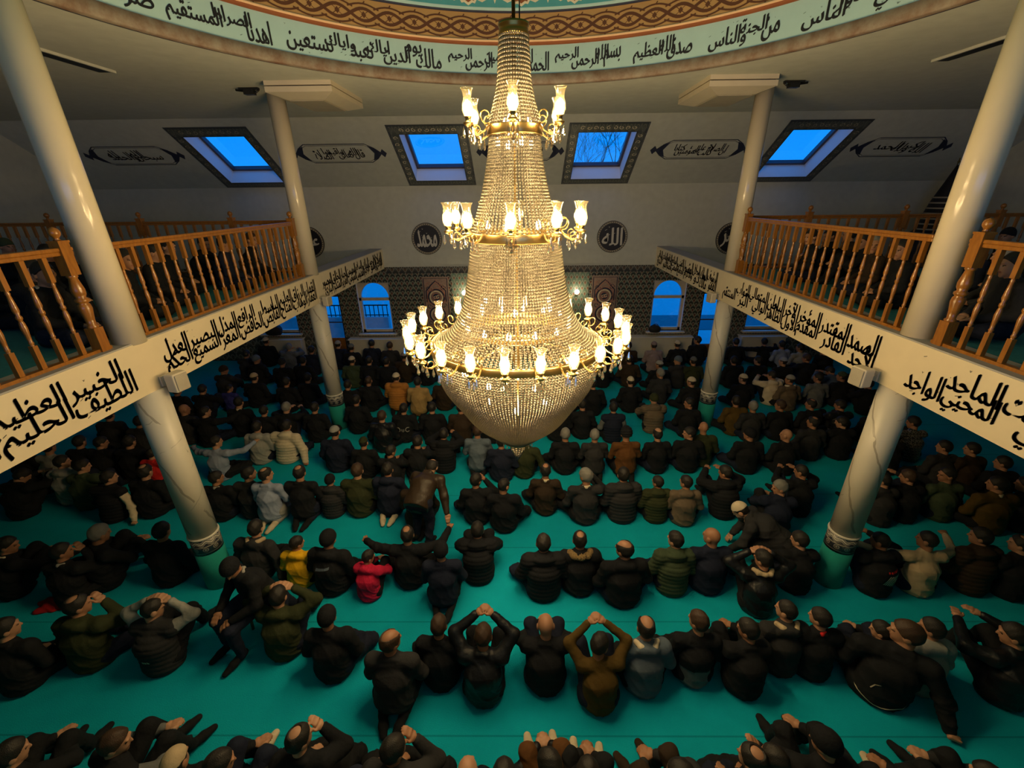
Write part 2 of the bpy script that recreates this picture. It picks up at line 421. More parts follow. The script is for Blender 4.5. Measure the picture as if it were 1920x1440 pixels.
# far wall: cream above, tiled below, with windows and doors
wins = [(-5.08, -4.07, .92, 2.50, 1), (4.06, 5.07, .92, 2.50, 1), (-8.25, -7.12, .92, 2.50, 1), (7.08, 8.2, .92, 2.50, 1)]
doors = [(-6.62, -5.66, .0, 2.14, 0), (5.62, 6.58, .0, 2.14, 0)]
farmap = lambda u, v, w: (u, YF + w, v)
m = MB(); m.box(XL, XR, YF, YF + .3, 2.97, ZW); struct(m.build('wall_far', M['wall']))
hole_wall('wall_far_tiled', farmap, XL, XR, .0, 2.97, wins + doors, .30, [M['tile'], M['reveal']])
def panel(name, x0, x1, z0, z1, mat, t=.012, y=YF):
    m = MB(); m.box(x0, x1, y - t, y, z0, z1); return struct(m.build(name, mat))
panel('trim_1', BL, BR, 2.77, 2.97, M['tileband'], .02)                       # border under the cream wall
for i, (a, b) in enumerate([(XL, -8.3), (-7.05, -6.66), (-5.62, -5.12), (-4.03, 4.02), (5.12, 5.58), (6.62, 7.04), (8.25, XR)]):
    panel('trim_%d' % (i + 2), a, b, .0, .93, M['tilelow'])                    # grey dado
panel('trim_10', -2.13, -1.30, .93, 2.77, M['tile2']); panel('trim_11', 1.30, 2.07, .93, 2.77, M['tile2'])
panel('trim_12', -1.30, 1.30, .0, 2.77, M['tileband'])
# carved-looking painted tile panels with two medallions
for x0, x1, side in ((-3.02, -2.22, 'left'), (2.16, 2.96, 'right')):
    root = empty('tile_panel', (x0, YF - .014, 1.1), label='pale rosy tile panel with two round medallions on the tiled wall, %s of the chandelier' % side, cat='tile panel', group='medallion tile panels')
    m = MB(); m.box(0, x1 - x0, -.02, 0, -.15, 1.57); m.build('tile_field', M['panel'], root)
    w = x1 - x0; D = Decal(lambda u, v: (u, -.024, v)); E_ = Decal(lambda u, v: (u, -.026, v))
    D.stroke([(.04, -.1), (.04, 1.52), (w - .04, 1.52), (w - .04, -.1)], .025, True)
    for cz in (.95, .40): D.ring((w / 2, cz), .24, .045); D.disc((w / 2, cz), .14); E_.ring((w / 2, cz), .19, .03)
    D.stroke([(.10, .80), (.10, 1.15), (.2, 1.25), (.25, 1.32), (w / 2, 1.45), (w - .25, 1.32), (w - .2, 1.25), (w - .1, 1.15), (w - .1, .8)], .035)
    for sx in (-1, 1):
        for cz in (.15, .68, 1.22): D.curl((w / 2 + sx * .22, cz), .09, 0, 1.1, .02, sx)
        for cz in (.4, .95): E_.curl((w / 2 + sx * .05, cz), .06, 1, 1, .022, sx)
    K = Decal(lambda u, v: (u, -.028, v)); rg = random.Random(4)
    for _ in range(46):
        u, v = rg.uniform(.08, w - .08), rg.uniform(-.08, 1.48); K.curl((u, v), rg.uniform(.03, .055), rg.uniform(0, 6), .9, .012, rg.choice((-1, 1)))
    for cz in (.95, .40): K.ring((w / 2, cz), .275, .02); K.ring((w / 2, cz), .12, .018)
    K.stroke([(.13, .80), (.13, 1.13), (.23, 1.23), (.28, 1.29), (w / 2, 1.41), (w - .28, 1.29), (w - .23, 1.23), (w - .13, 1.13), (w - .13, .8)], .02); K.build('rosy_ornament', M['rosy'], root)
    D.build('dark_ornament', M['navyline'], root); E_.build('cream_ornament', M['creamline'], root)

def window(n, a, b, c, d, arch):
    o = struct(empty('window_%d' % n, ((a + b) / 2, YF + .16, c))); w = (b - a) / 2; h = d - c
    m = MB(); t = .07; zt = h * .64
    m.box(-w, -w + t, -.05, .05, 0, h); m.box(w - t, w, -.05, .05, 0, h); m.box(-w, w, -.05, .05, 0, t * 1.2); m.box(-w, w, -.05, .05, zt, zt + .09)
    r = w - t; k = 16; zc = zt + .09; rz = h - zc - .02          # arched head: board with a round opening
    ap = [(r * math.cos(pi * i / k), zc + rz * math.sin(pi * i / k)) for i in range(k + 1)]
    for y in (-.05, .05):
        for i in range(k):
            p, q = ap[i], ap[i + 1]; m.add([(p[0], y, p[1]), (q[0], y, q[1]), (q[0], y, h), (p[0], y, h)], [(0, 1, 2, 3)])
    for i in range(k): p, q = ap[i], ap[i + 1]; m.add([(p[0], -.05, p[1]), (q[0], -.05, q[1]), (q[0], .05, q[1]), (p[0], .05, p[1])], [(0, 1, 2, 3)])
    m.build('window_frame', M['pvc'], o)
    m = MB(); m.box(-w + t, w - t, -.01, .0, t, h - .02); m.build('window_pane', M['pane'], o)
    m = MB(); m.box(-w - .1, w + .1, -.30, -.0, -.05, .0); bevel(m.build('window_sill', M['white'], o), .01)
    m = MB(); m.box(-w + .02, -w + .035, -.08, -.05, h * .32, h * .40); m.build('window_handle', M['white'], o)
for i, wv in enumerate(wins): window(i + 1, *wv)
for i, (a, b, c, d, _) in enumerate(doors):
    o = struct(empty('door_%d' % (i + 1), ((a + b) / 2, YF + .16, 0))); w = (b - a) / 2
    m = MB(); m.box(-w, -w + .08, -.04, .04, 0, d); m.box(w - .08, w, -.04, .04, 0, d); m.box(-w, w, -.04, .04, d - .08, d); m.box(-w, w, -.035, .035, 1.22, 1.26)
    m.build('door_frame', M['darkframe'], o)
    m = MB(); zb = .72 if i == 0 else .42
    m.box(-w + .08, w - .08, -.03, .03, 0, zb); m.build('door_panel', M['wood'], o)
    m = MB(); m.box(-w + .08, w - .08, -.008, 0, zb, d - .08); m.build('door_pane', M['pane'], o)

# flat ceiling with the round opening of the dome
ang = sorted({2 * pi * k / 144 for k in range(144)} | {math.atan2(y - DC[1], x - DC[0]) % (2 * pi) for x in (XL, XR) for y in (YB, YC)})
inner, outer = [], []
for a in ang:
    c, s_ = math.cos(a), math.sin(a)
    t = min([((XR if c > 0 else XL) - DC[0]) / c if abs(c) > 1e-9 else 1e9, ((YC if s_ > 0 else YB) - DC[1]) / s_ if abs(s_) > 1e-9 else 1e9])
    inner.append((DC[0] + DR * c, DC[1] + DR * s_, ZC)); outer.append((DC[0] + t * c, DC[1] + t * s_, ZC))
n = len(ang); struct(link('ceiling', np_mesh('ceiling', inner + outer, [(i, n + i, n + (i + 1) % n, (i + 1) % n) for i in range(n)], mats=[M['ceil']])))
# sloping part with four skylights
SL = math.hypot(YF - YC, ZC - ZW); sy, sz = (YF - YC) / SL, (ZW - ZC) / SL
slope = lambda u, s, w: (u, YC + s * sy - w * sz, ZC + s * sz + w * sy)   # w goes out through the roof
sky = [(-8.0, -6.55), (-2.86, -1.48), (1.38, 2.74), (6.40, 7.80)]
SA, SB = .56, 2.29
hole_wall('ceiling_slope', slope, XL, XR, 0, SL, [(a, b, SA, SB) for a, b in sky], .42, [M['ceil'], M['reveal']])
for i, (a, b) in enumerate(sky):
    o = struct(empty('window_%d' % (i + 5)))
    m = MB()
    def sbox(u0, u1, s0, s1, w0, w1):
        m.add([slope(u, s, w) for w in (w0, w1) for s in (s0, s1) for u in (u0, u1)], [(0, 2, 3, 1), (4, 5, 7, 6), (0, 1, 5, 4), (2, 6, 7, 3), (0, 4, 6, 2), (1, 3, 7, 5)])
    t = .07
    for q in ((a, a + t, SA, SB), (b - t, b, SA, SB), (a, b, SA, SA + t), (a, b, SB - t, SB)): sbox(*q, .36, .46)
    m.build('window_frame', M['darkframe'], o)
    m = MB(); sbox(a + t, b - t, SA + t, SB - t, .40, .41); m.build('window_pane', M['pane'], o)
    D = Decal(lambda u, s: slope(u, s, -.006)); E_ = Decal(lambda u, s: slope(u, s, -.009))
    A, B, C, E2 = a - .24, b + .24, SA - .31, SB + .2
    for q in ((A, a, C, E2), (b, B, C, E2), (a, b, C, SA), (a, b, SB, E2)): D.poly([(q[0], q[2]), (q[1], q[2]), (q[1], q[3]), (q[0], q[3])])
    D.build('painted_border', M['deco'], o)
    for g in (0, .035): E_.stroke([(A + g, C + g), (B - g, C + g), (B - g, E2 - g), (A + g, E2 - g)], .016, True)
    E_.stroke([(a - .02, SA - .02), (b + .02, SA - .02), (b + .02, SB + .02), (a - .02, SB + .02)], .014, True)
    E_.build('border_lines', M['navyline'], o)
    K = Decal(lambda u, s: slope(u, s, -.012)); rg = random.Random(i)
    for k in range(9): K.curl((a + (k + .5) * (b - a) / 9, SA - .15), .06, rg.uniform(0, 6), 1, .016, 1 if k % 2 else -1)
    for k in range(8):
        for ux in (A + .12, B - .12): K.curl((ux, SA + (k + .5) * (SB - SA) / 8), .06, rg.uniform(0, 6), 1, .016, 1 if k % 2 else -1)
    K.build('border_scrolls', M['creamline'] if i in (1, 2) else M['grille'], o)
# painted cartouches with lettering between the skylights
carts = [(-10.97, -8.45, 'سبحان الله والحمد لله'), (-5.75, -3.34, 'قال الله تعالى واقيموا الصلاة'), (-1.10, 1.10, 'لا اله الا الله'), (3.23, 5.72, 'ان الصلاة كانت على المؤمنين كتابا'), (8.18, 10.65, 'الله اكبر ولله الحمد')]
cnames = ['dark outlined cartouche left of the leftmost skylight', 'outlined lettered cartouche between the two left skylights', 'cartouche mostly hidden behind the chandelier between the middle skylights', 'outlined lettered cartouche between the two right skylights', 'dark outlined cartouche right of the rightmost skylight']
for (a, b, tx), nm in zip(carts, cnames):
    root = tag(empty('painted_cartouche'), nm + ' on the sloping ceiling', 'wall lettering', 'ceiling cartouches')
    D = Decal(lambda u, s: slope(u, s, -.005)); c, w, h = (a + b) / 2, (b - a) / 2, .33; sc = 1.18
    body = [(-w * .62, -h), (w * .62, -h), (w * .78, -h * .55), (w * .80, 0), (w * .78, h * .55), (w * .62, h), (-w * .62, h), (-w * .78, h * .55), (-w * .80, 0), (-w * .78, -h * .55)]
    D.stroke([(c + u, sc + v) for u, v in body], .025, True)
    D.stroke([(c + u * .96, sc + v * .86) for u, v in body], .012, True)
    for sx in (-1, 1):
        D.poly([(c + sx * u, sc + v) for u, v in ((w * .66, h * .8), (w * .74, 0), (w * .66, -h * .8), (w * .80, -h * .5), (w * .88, -h * .12), (w * .88, h * .12), (w * .80, h * .5))])
        D.poly([(c + sx * u, sc + v) for u, v in ((w * .88, h * .14), (w * .93, h * .45), (w, 0), (w * .93, -h * .45), (w * .88, -h * .14))])
    D.build('cartouche_outline', M['navyline'], root)
    T = Decal(lambda u, s: slope(u, 2 * sc - s, -.007))
    inscription(T, tx, c + w * .52, c - w * .52, sc - h * .62, sc + h * .62, -1, 5, 10, .014); T.build('lettering', M['ink'], root)

# side and rear walls, galleries, beams
m = MB(); m.box(XL - .3, XL, YB, YF + .3, -.2, ZC + .2); struct(m.build('wall_left', M['wall']))
m = MB(); m.box(XR, XR + .3, YB, YF + .3, -.2, ZC + .2); struct(m.build('wall_right', M['wall']))
hole_wall('wall_rear', lambda u, v, w: (u, YB - w, v), XL, XR, -.2, ZC + .2, [(-5, -2, 3.9, 5.8), (-1.5, 1.5, 3.9, 5.8), (2, 5, 3.9, 5.8)], .3, [M['wall'], M['reveal']])  # unseen rear openings, added to let blue sky light in
YG = 9.2                                          # where the side galleries end
for nm, x0, x1 in (('gallery_floor_left', XL, BL - .02), ('gallery_floor_right', BR + .02, XR)):
    m = MB(); m.box(x0, x1, YB, YG, ZBM + .03, ZG - .015); o = struct(m.build(nm, M['wall']))
    m = MB(); m.box(x0 + (0 if x0 < 0 else .22), x1 - (.22 if x0 < 0 else 0), YB, YG - .06, ZG - .015, ZG); m.build('gallery_carpet', M['gcarpet'], o)
m = MB(); m.box(BL, BR, YB, -.35, ZBM, ZG); struct(m.build('gallery_floor_rear', M['wall']))
texts = {-1: ['هو الله الذي لا اله الا هو الرحمن الرحيم الملك القدوس السلام المؤمن المهيمن العزيز الجبار المتكبر الخالق البارئ المصور',
              'الغفار القهار الوهاب الرزاق الفتاح العليم القابض الباسط الخافض الرافع المعز المذل السميع البصير الحكم العدل',
              'اللطيف الخبير الحليم العظيم الغفور الشكور العلي الكبير الحفيظ المقيت'],
         1: ['العفو الرؤوف مالك الملك ذو الجلال والاكرام المقسط الجامع الغني المغني المانع الضار النافع النور الهادي البديع الباقي',
             'الأحد الصمد القادر المقتدر المقدم المؤخر الأول الآخر الظاهر الباطن الوالي المتعالي البر التواب المنتقم',
             'الحسيب الحميد المحصي المبدي المعيد القيوم الحي المميت المحيي الماجد الواجد']}
CY = (4.43, 8.82)
for sd, xf, nm in ((-1, BL, 'gallery_beam_left'), (1, BR, 'gallery_beam_right')):
    m = MB(); m.box(min(xf, xf + sd * .30), max(xf, xf + sd * .30), YB, YF, ZBM, ZG + .03); o = struct(m.build(nm, M['cream']))
    m = MB(); m.box(min(xf + sd * .005, xf + sd * .36), max(xf + sd * .005, xf + sd * .36), YB, YF, ZG + .03, ZG + .045); m.build('ledge', M['slate'], o)
    secs = [((13.15, 8.98), texts[sd][0]), ((8.66, 4.64), texts[sd][1]), ((4.20, 1.0), texts[sd][2])]
    for k, ((ya, yb), tx) in enumerate(secs):
        if sd < 0: D = Decal(lambda u, v: (BL + .003, u, v)); us, ue = ya, yb
        else: D = Decal(lambda u, v: (BR - .003, -u, v)); us, ue = -yb, -ya
        stacked(D, tx, us, ue, ZBM + .05, ZG - .035, 11 + k + sd, (.024, .020, .017)[k])
        D.build('lettering', M['ink'], o)

# columns: tiled foot, marbled shaft, glossy upper shaft standing on the gallery beam
for cx, snm in ((-4.23, 'left'), (4.20, 'right')):
    for k, yv in enumerate(CY):
        o = struct(empty('column_%s' % snm if k == 0 else 'column_%s_far' % snm, (cx, yv, 0)))
        m = MB(); m.lathe([(.168, .86), (.168, ZBM)], n=40); m.build('column_shaft', M['marble'], o)
        m = MB(); m.lathe([(.172, .84), (.182, .85), (.182, .865), (.170, .875)], n=40); m.build('column_collar', M['white'], o)
        m = MB(); m.lathe([(.172, .60), (.172, .845)], n=40); m.build('tile_band', M['colband'], o)
        m = MB(); m.lathe([(.176, 0), (.172, .60)], n=40); m.build('carpet_wrap', M['tealbase'], o)
        m = MB(); m.lathe([(.148, ZG + .02), (.145, ZC)], n=40); m.build('upper_shaft', M['gloss'], o)

# ------------------------------------------------------------------ dome
cyl = lambda u, v, w=0: (DC[0] + (DR - w) * math.sin(u / DR), DC[1] + (DR - w) * math.cos(u / DR), v)
def revolve(name, prof, mat, n=160, parent=None):
    m = MB(); m.lathe(prof, (DC[0], DC[1], 0), n, True, False); return struct(m.build(name, mat, parent))
revolve('trim_20', [(DR + .05, ZC - .012), (DR - .02, ZC - .012), (DR - .03, ZC), (DR - .03, ZC + .13), (DR - .005, ZC + .135)], M['rim'])
revolve('trim_21', [(DR + .10, ZC - .004), (DR + .06, ZC - .006), (DR + .05, ZC - .004)], M['navyline'])
band = revolve('wall_drum', [(DR, ZC + .10), (DR, 7.07)], M['mint'])
revolve('trim_22', [(DR, 7.065), (DR - .03, 7.07), (DR - .05, 7.085), (DR - .05, 7.10)], M['rust'])
revolve('trim_23', [(DR - .05, 7.098), (DR - .065, 7.105), (DR - .065, 7.125), (DR - .05, 7.13)], M['peach'])
sal = revolve('wall_drum_upper', [(DR - .045, 7.12), (DR - .045, 7.46)], M['salmon'])
revolve('trim_24', [(DR - .045, 7.455), (DR - .08, 7.46), (DR - .08, 7.475)], M['navyline'])
revolve('trim_25', [(DR - .08, 7.475), (DR - .09, 7.48), (DR - .09, 7.515)], M['mint'])
R0 = DR - .09
dome = revolve('ceiling_dome', [(R0 * math.cos(a), 7.51 + R0 * .92 * math.sin(a)) for a in np.linspace(0, pi / 2 - .002, 30)], M['teal_dome'])
D = Decal(lambda u, v: cyl(u, v, .05)); Lc = 2 * pi * DR; N = 76; w = Lc / N          # interlaced band
for sgn in (1, -1):
    pts = [(i * w / 8, 7.275 + sgn * .07 * math.sin(pi * i / 8)) for i in range(N * 8)]
    D.stroke(pts, .038, True, None)
for i in range(N):
    c = (i + .5) * w
    D.poly([(c - .035, 7.275), (c, 7.235), (c + .035, 7.275), (c, 7.315)])
    D.stroke([(c - .07, 7.325), (c, 7.275), (c + .07, 7.225)], .008); D.stroke([(c - .07, 7.225), (c, 7.275), (c + .07, 7.325)], .008)
    for sv in (-1, 1): D.stroke([(c - w * .6 + k * w * .15, 7.275 + sv * (.075 + .05 * math.sin(pi * k / 8))) for k in range(9)], .02); D.stroke([(c, 7.275 + sv * .12), (c + .03, 7.275 + sv * .155)], .016)
D.build('interlace_ornament', M['inkbrown'], sal)
# ornament ring at the springing of the dome
def dmap(lift):
    def f(u, v):
        a = v / R0; r = R0 - lift
        return (DC[0] + r * math.cos(a) * math.sin(u / R0), DC[1] + r * math.cos(a) * math.cos(u / R0), 7.51 + r * .92 * math.sin(a))
    return f
NO = 34; wo = 2 * pi * R0 / NO
A1, A2, A3, A4 = Decal(dmap(.01)), Decal(dmap(.014)), Decal(dmap(.018)), Decal(dmap(.022))
for i in range(NO):
    c = i * wo
    lob = lambda s, dy: [(c + s * x, -.02 + dy + y) for x, y in ((0, .03), (.06, .07), (.10, .06), (.13, .11), (.21, .08), (.29, .12), (.27, .22), (.20, .27), (.27, .36), (.16, .42), (0, .62), (-.16, .42), (-.27, .36), (-.20, .27), (-.27, .22), (-.29, .12), (-.21, .08), (-.13, .11), (-.10, .06), (-.06, .07))]
    A1.poly(lob(1.0, 0)); A2.poly([(c + (x - c) * .88, -.02 + .30 + (y - .28) * .86) for x, y in lob(1, 0)])
    A3.stroke([(c - .2, .14), (c - .08, .17), (c, .12), (c + .08, .17), (c + .2, .14)], .012); A3.stroke([(c, .12), (c, .5)], .01)
    A4.poly([(c - .09, .2), (c, .14), (c + .09, .2), (c, .33)])
    e = c + wo / 2; A1.poly([(e - .085, .30), (e, .045), (e + .085, .30), (e, .42)]); A2.poly([(e - .065, .30), (e, .085), (e + .065, .30), (e, .38)]); A3.poly([(e - .03, .28), (e, .16), (e + .03, .28), (e, .34)])
A1.build('cream_ornament', M['creamline'], dome); A2.build('rust_ornament', M['rust'], dome); A3.build('line_ornament', M['creamline'], dome); A4.build('orange_ornament', M['orange'], dome)
# lettering of the drum (angles in degrees from straight ahead, clockwise)
for k, (tx, a0, a1) in enumerate([('صراط الذين انعمت عليهم', -64, -86), ('اهدنا الصراط المستقيم', -47.5, -62.5), ('مالك يوم الدين اياك نعبد واياك نستعين', -16.5, -45), ('الحمد لله رب العالمين الرحمن الرحيم', 5.6, -15), ('بسم الله الرحمن الرحيم', 20, 6.9), ('صدق الله العظيم', 33.5, 22.6), ('من الجنة والناس', 48, 36.5), ('الذي يوسوس في صدور الناس', 74, 51.5)]):
    D = Decal(lambda u, v: cyl(u, v, .006)); q = DR * pi / 180
    inscription(D, tx, a0 * q, a1 * q, 6.73, 7.02, -1, 30 + k, nib=.015, overlap=.76); D.build('lettering', M['ink'], band)

# roundels on the far wall
for x, z, nm, tx in ((-2.76, 3.77, 'left', 'محمد'), (2.675, 3.775, 'right', 'الله'), (6.15, 3.70, 'gallery', 'عمر'), (-6.25, 3.70, 'gallery2', 'علي')):
    lb = {'left': 'round black lettered roundel on the cream wall, left of the chandelier', 'right': 'round black lettered roundel on the cream wall, right of the chandelier', 'gallery': 'round black roundel peeking out beside the far right column', 'gallery2': 'round black roundel hidden behind the far left column'}[nm]
    root = tag(empty('calligraphy_roundel', (x, YF - .002, z)), lb, 'roundel', 'calligraphy roundels')
    m = MB()
    k = 48; R = .445; m.add([(R * math.cos(2 * pi * i / k), y, R * math.sin(2 * pi * i / k)) for y in (0, -.02) for i in range(k)], [tuple(range(k, 2 * k))] + [(i, (i + 1) % k, k + (i + 1) % k, k + i) for i in range(k)])
    m.build('disc', M['ink'], root)
    D = Decal(lambda u, v: (u, -.024, v)); D.ring((0, 0), .405, .045, 60); D.build('silver_border', M['grille'], root)
    D = Decal(lambda u, v: (u, -.027, v)); [D.disc((.405 * math.cos(2 * pi * i / 40), .405 * math.sin(2 * pi * i / 40)), .014, 8) for i in range(40)]; D.build('border_dots', M['ink'], root)
    D = Decal(lambda u, v, w=0: (u, -.027 - w, v), True); put_word(D, tx, -.29, .29, -.23, .25, .028); marks(D, -.2, .2, -.2, .27, 7, .06, random.Random(3)); D.build('lettering', M['white'], root)
# ------------------------------------------------------------------ chandelier
CX, CYC = -.045, 4.1
ch = tag(empty('chandelier', (CX, CYC, 2.2)), 'huge tiered brass and crystal bead chandelier hanging under the dome, lamps lit', 'chandelier')
Z0 = 2.2
L_ = lambda z: z - Z0
m = MB(); m.lathe([(.014, L_(6.05)), (.014, L_(11.4))], n=10); m.build('suspension_rod', M['darkbrass'], ch)
m = MB(); m.tube([(.045, -.02, L_(6.05)), (.05, -.02, L_(11.4))], .005, 6); m.build('cable', M['darkmetal'], ch)
m = MB(); m.lathe([(.0, L_(6.02)), (.115, L_(6.02)), (.120, L_(6.03)), (.112, L_(6.05)), (.112, L_(6.075)), (.118, L_(6.085)), (.118, L_(6.10)), (0, L_(6.10))], n=32, cap=False); m.build('top_crown', M['darkbrass'], ch)
def bead_ico(r):
    bm = bmesh.new(); bmesh.ops.create_icosphere(bm, subdivisions=1, radius=r); v = np.array([p.co[:] for p in bm.verts]); f = np.array([[p.index for p in q.verts] for q in bm.faces]); bm.free(); return v, f
def prof_at(prof, step):
    P = np.array(prof, float); seg = np.hypot(*np.diff(P, axis=0).T); s = np.r_[0, np.cumsum(seg)]; n = int(s[-1] / step)
    t = np.linspace(0, s[-1], n + 1); return np.c_[np.interp(t, s, P[:, 0]), np.interp(t, s, P[:, 1])]
def smooth_prof(pts, k=40):
    P = np.array(pts, float); s = np.arange(len(P)); t = np.linspace(0, len(P) - 1, k)
    out = np.zeros((k, 2))
    for i, tt in enumerate(t):                                      # Catmull-Rom
        a = min(int(tt), len(P) - 2); x = tt - a; p0, p1, p2, p3 = P[max(a - 1, 0)], P[a], P[a + 1], P[min(a + 2, len(P) - 1)]
        out[i] = .5 * (2 * p1 + (p2 - p0) * x + (2 * p0 - 5 * p1 + 4 * p2 - p3) * x * x + (3 * p1 - p0 - 3 * p2 + p3) * x ** 3)
    return out
def beads(name, prof, nst, r, step, stretch=1.25):
    pr = prof_at(smooth_prof(prof), step); iv, jf = bead_ico(r); iv = iv * (1, 1, stretch)
    C_ = []
    for k in range(nst):
        a = 2 * pi * (k + .5 * 0) / nst; j = 0
        for rr, z in pr: C_.append((rr * math.cos(a), rr * math.sin(a), L_(z) - j))
    C_ = np.array(C_); n = len(C_)
    V_ = (C_[:, None, :] + iv[None]).reshape(-1, 3); F = (jf[None] + (np.arange(n) * len(iv))[:, None, None]).reshape(-1, 3)
    o = link(name, np_mesh(name, V_, F, mats=[M['bead']]), ch); o['kind'] = 'stuff'; return o
beads('bead_skirt', [(.108, 6.02), (.116, 5.92), (.130, 5.74), (.155, 5.62), (.19, 5.50), (.216, 5.42)], 40, .0125, .027)
beads('bead_skirt', [(.208, 5.34), (.222, 5.22), (.252, 5.06), (.29, 4.90), (.335, 4.76), (.385, 4.62)], 62, .0122, .026)
beads('bead_skirt', [(.40, 4.50), (.418, 4.38), (.44, 4.24), (.478, 4.05), (.525, 3.90), (.60, 3.76), (.70, 3.66), (.825, 3.59)], 116, .0128, .027)
beads('bead_basket', [(.825, 3.53), (.81, 3.38), (.745, 3.16), (.61, 2.95), (.47, 2.74), (.33, 2.61), (.17, 2.47)], 176, .0125, .027)
beads('bead_tip', [(.085, 2.42), (.08, 2.36), (.055, 2.30), (.03, 2.25), (.006, 2.20)], 16, .0095, .02)
def hoop(name, r, z0, z1, t=.02):
    m = MB(); m.lathe([(r - t, L_(z0)), (r + .006, L_(z0)), (r + .012, L_(z0 + .008)), (r + .004, L_((z0 + z1) / 2)), (r + .012, L_(z1 - .008)), (r + .006, L_(z1)), (r - t, L_(z1)), (r - t, L_(z0))], n=72, cap=False)
    return m.build(name, M['brass'], ch)
hoop('ring', .222, 5.355, 5.43); hoop('ring', .405, 4.53, 4.61); hoop('ring', .835, 3.53, 3.60); hoop('ring', .165, 2.45, 2.47); hoop('ring', .50, 3.70, 3.74)
SPK = {}
def spoke(key, pts, r, a):
    if key not in SPK: mm = MB(); mm.tube(pts, r, 6); SPK[key] = to_mesh(mm, 'spoke', M['brass'])
    link('spoke', SPK[key], ch).rotation_euler = (0, 0, a)
def to_mesh(mb, name, mat):
    me = bpy.data.meshes.new(name); me.from_pydata(mb.v, [], mb.f); me.polygons.foreach_set('use_smooth', mb.sm); me.materials.append(mat); me.update(); return me
for k in range(12): spoke(0, [(.02, 0, L_(3.62)), (.4, 0, L_(3.60)), (.83, 0, L_(3.565))], .008, 2 * pi * k / 12)
for k in range(6): spoke(1, [(.02, 0, L_(4.57)), (.4, 0, L_(4.57))], .006, 2 * pi * k / 6 + .2); spoke(2, [(.01, 0, L_(5.39)), (.22, 0, L_(5.39))], .006, 2 * pi * k / 6 + .2)
m = MB(); m.lathe([(.02, L_(2.5)), (.02, L_(3.3)), (.05, L_(3.4)), (.02, L_(3.5)), (.016, L_(4.4)), (.03, L_(4.5)), (.014, L_(4.7)), (.014, L_(6.05))], n=12); m.build('central_stem', M['brass'], ch)
# little drops fringe under the bottom ring
def drop_mesh(r, h):
    v, f = [], []; n = 6
    prof = [(0, 0), (r * .8, .18 * h), (r, .32 * h), (r * .55, .7 * h), (r * .2, .95 * h), (0, h)]
    mm = MB(); mm.lathe(prof, (0, 0, -h), n, False, False); me = bpy.data.meshes.new('crystal_drop'); me.from_pydata(mm.v, [], mm.f); me.materials.append(M['crystal']); return me
DROP = drop_mesh(.016, .085); SDROP = drop_mesh(.009, .05)
for k in range(16):
    a = 2 * pi * k / 16; link('fringe_drop', SDROP, ch).location = (.165 * math.cos(a), .165 * math.sin(a), L_(2.45))
# one lamp arm: curved brass arm, cup, hurricane glass, bulb and drops
def to_mesh(mb, name, mat):
    me = bpy.data.meshes.new(name); me.from_pydata(mb.v, [], mb.f); me.polygons.foreach_set('use_smooth', mb.sm); me.materials.append(mat); me.update(); return me
arm_meshes = {}
def arm_mesh(reach):
    k = round(reach, 2)
    if k not in arm_meshes:
        m = MB(); R = reach
        m.tube([(0, 0, 0), (R * .25, 0, -.055), (R * .6, 0, -.085), (R * .9, 0, -.06), (R, 0, -.02)], [.008, .008, .0075, .0075, .009], 7)
        cur = [(R * .16 + .045 * math.cos(t) * (1 - t / 9), 0, .055 + .045 * math.sin(t) * (1 - t / 9)) for t in np.linspace(-2.2, 4.0, 14)]
        m.tube(cur, .006, 6)
        m.tube([(R * .62 + .03 * math.cos(t), 0, -.045 + .03 * math.sin(t)) for t in np.linspace(0, 5.2, 12)], .005, 6)
        arm_meshes[k] = to_mesh(m, 'lamp_arm', M['brass'])
    return arm_meshes[k]
m = MB(); m.lathe([(.0, -.035), (.012, -.03), (.030, -.02), (.040, -.008), (.040, .0), (.022, .002), (.022, .028), (.028, .032), (.028, .04), (0, .04)], n=16, cap=False); CUP = to_mesh(m, 'lamp_cup', M['brass'])
gp = [(.025, .035), (.034, .05), (.043, .08), (.045, .10), (.041, .125), (.033, .15), (.031, .17), (.037, .20), (.047, .222)]
m = MB(); m.lathe(gp, n=24, cap=False); m.lathe([(.0455, .222), (.0485, .222), (.0485, .225), (.0455, .225)], n=24, cap=False); GLASS = to_mesh(m, 'glass_shade', M['shade'])
m = MB(); m.lathe([(.012, .04), (.014, .055), (.026, .08), (.029, .098), (.022, .12), (.009, .145), (0.001, .155)], n=14); BULB = to_mesh(m, 'bulb', M['bulb'])
def lamp_arm(r0, R, a, z):
    """z: base height of the glass"""
    o = link('lamp_arm', arm_mesh(R - r0), ch); o.location = (r0 * math.cos(a), r0 * math.sin(a), L_(z) - .0); o.rotation_euler = (0, 0, a)
    for me, nm in ((CUP, 'lamp_cup'), (GLASS, 'glass_shade'), (BULB, 'bulb')): link(nm, me, o).location = (R - r0, 0, 0)
    for dx, dy, dz in ((.04, 0, -.03), (-.02, .035, -.03), (-.02, -.035, -.03), (-.045, 0, -.075), (-.10, 0, -.085)):
        link('crystal_drop', DROP, o).location = (R - r0 + dx, dy, dz)
    lamp('lamp_light', (R - r0, 0, .10), 'POINT', BULB_W, LAMP_COL, .065, parent=o)
for k in range(6): lamp_arm(.23, .41, -pi / 2 + k * pi / 3 - .02, 5.43)
for k in range(10): lamp_arm(.41, .60, -pi / 2 + math.radians(-3 + 36 * k), 4.63)
for k in range(24): lamp_arm(.84, 1.05, -pi / 2 + math.radians(-4.5 + 15 * k), 3.62)
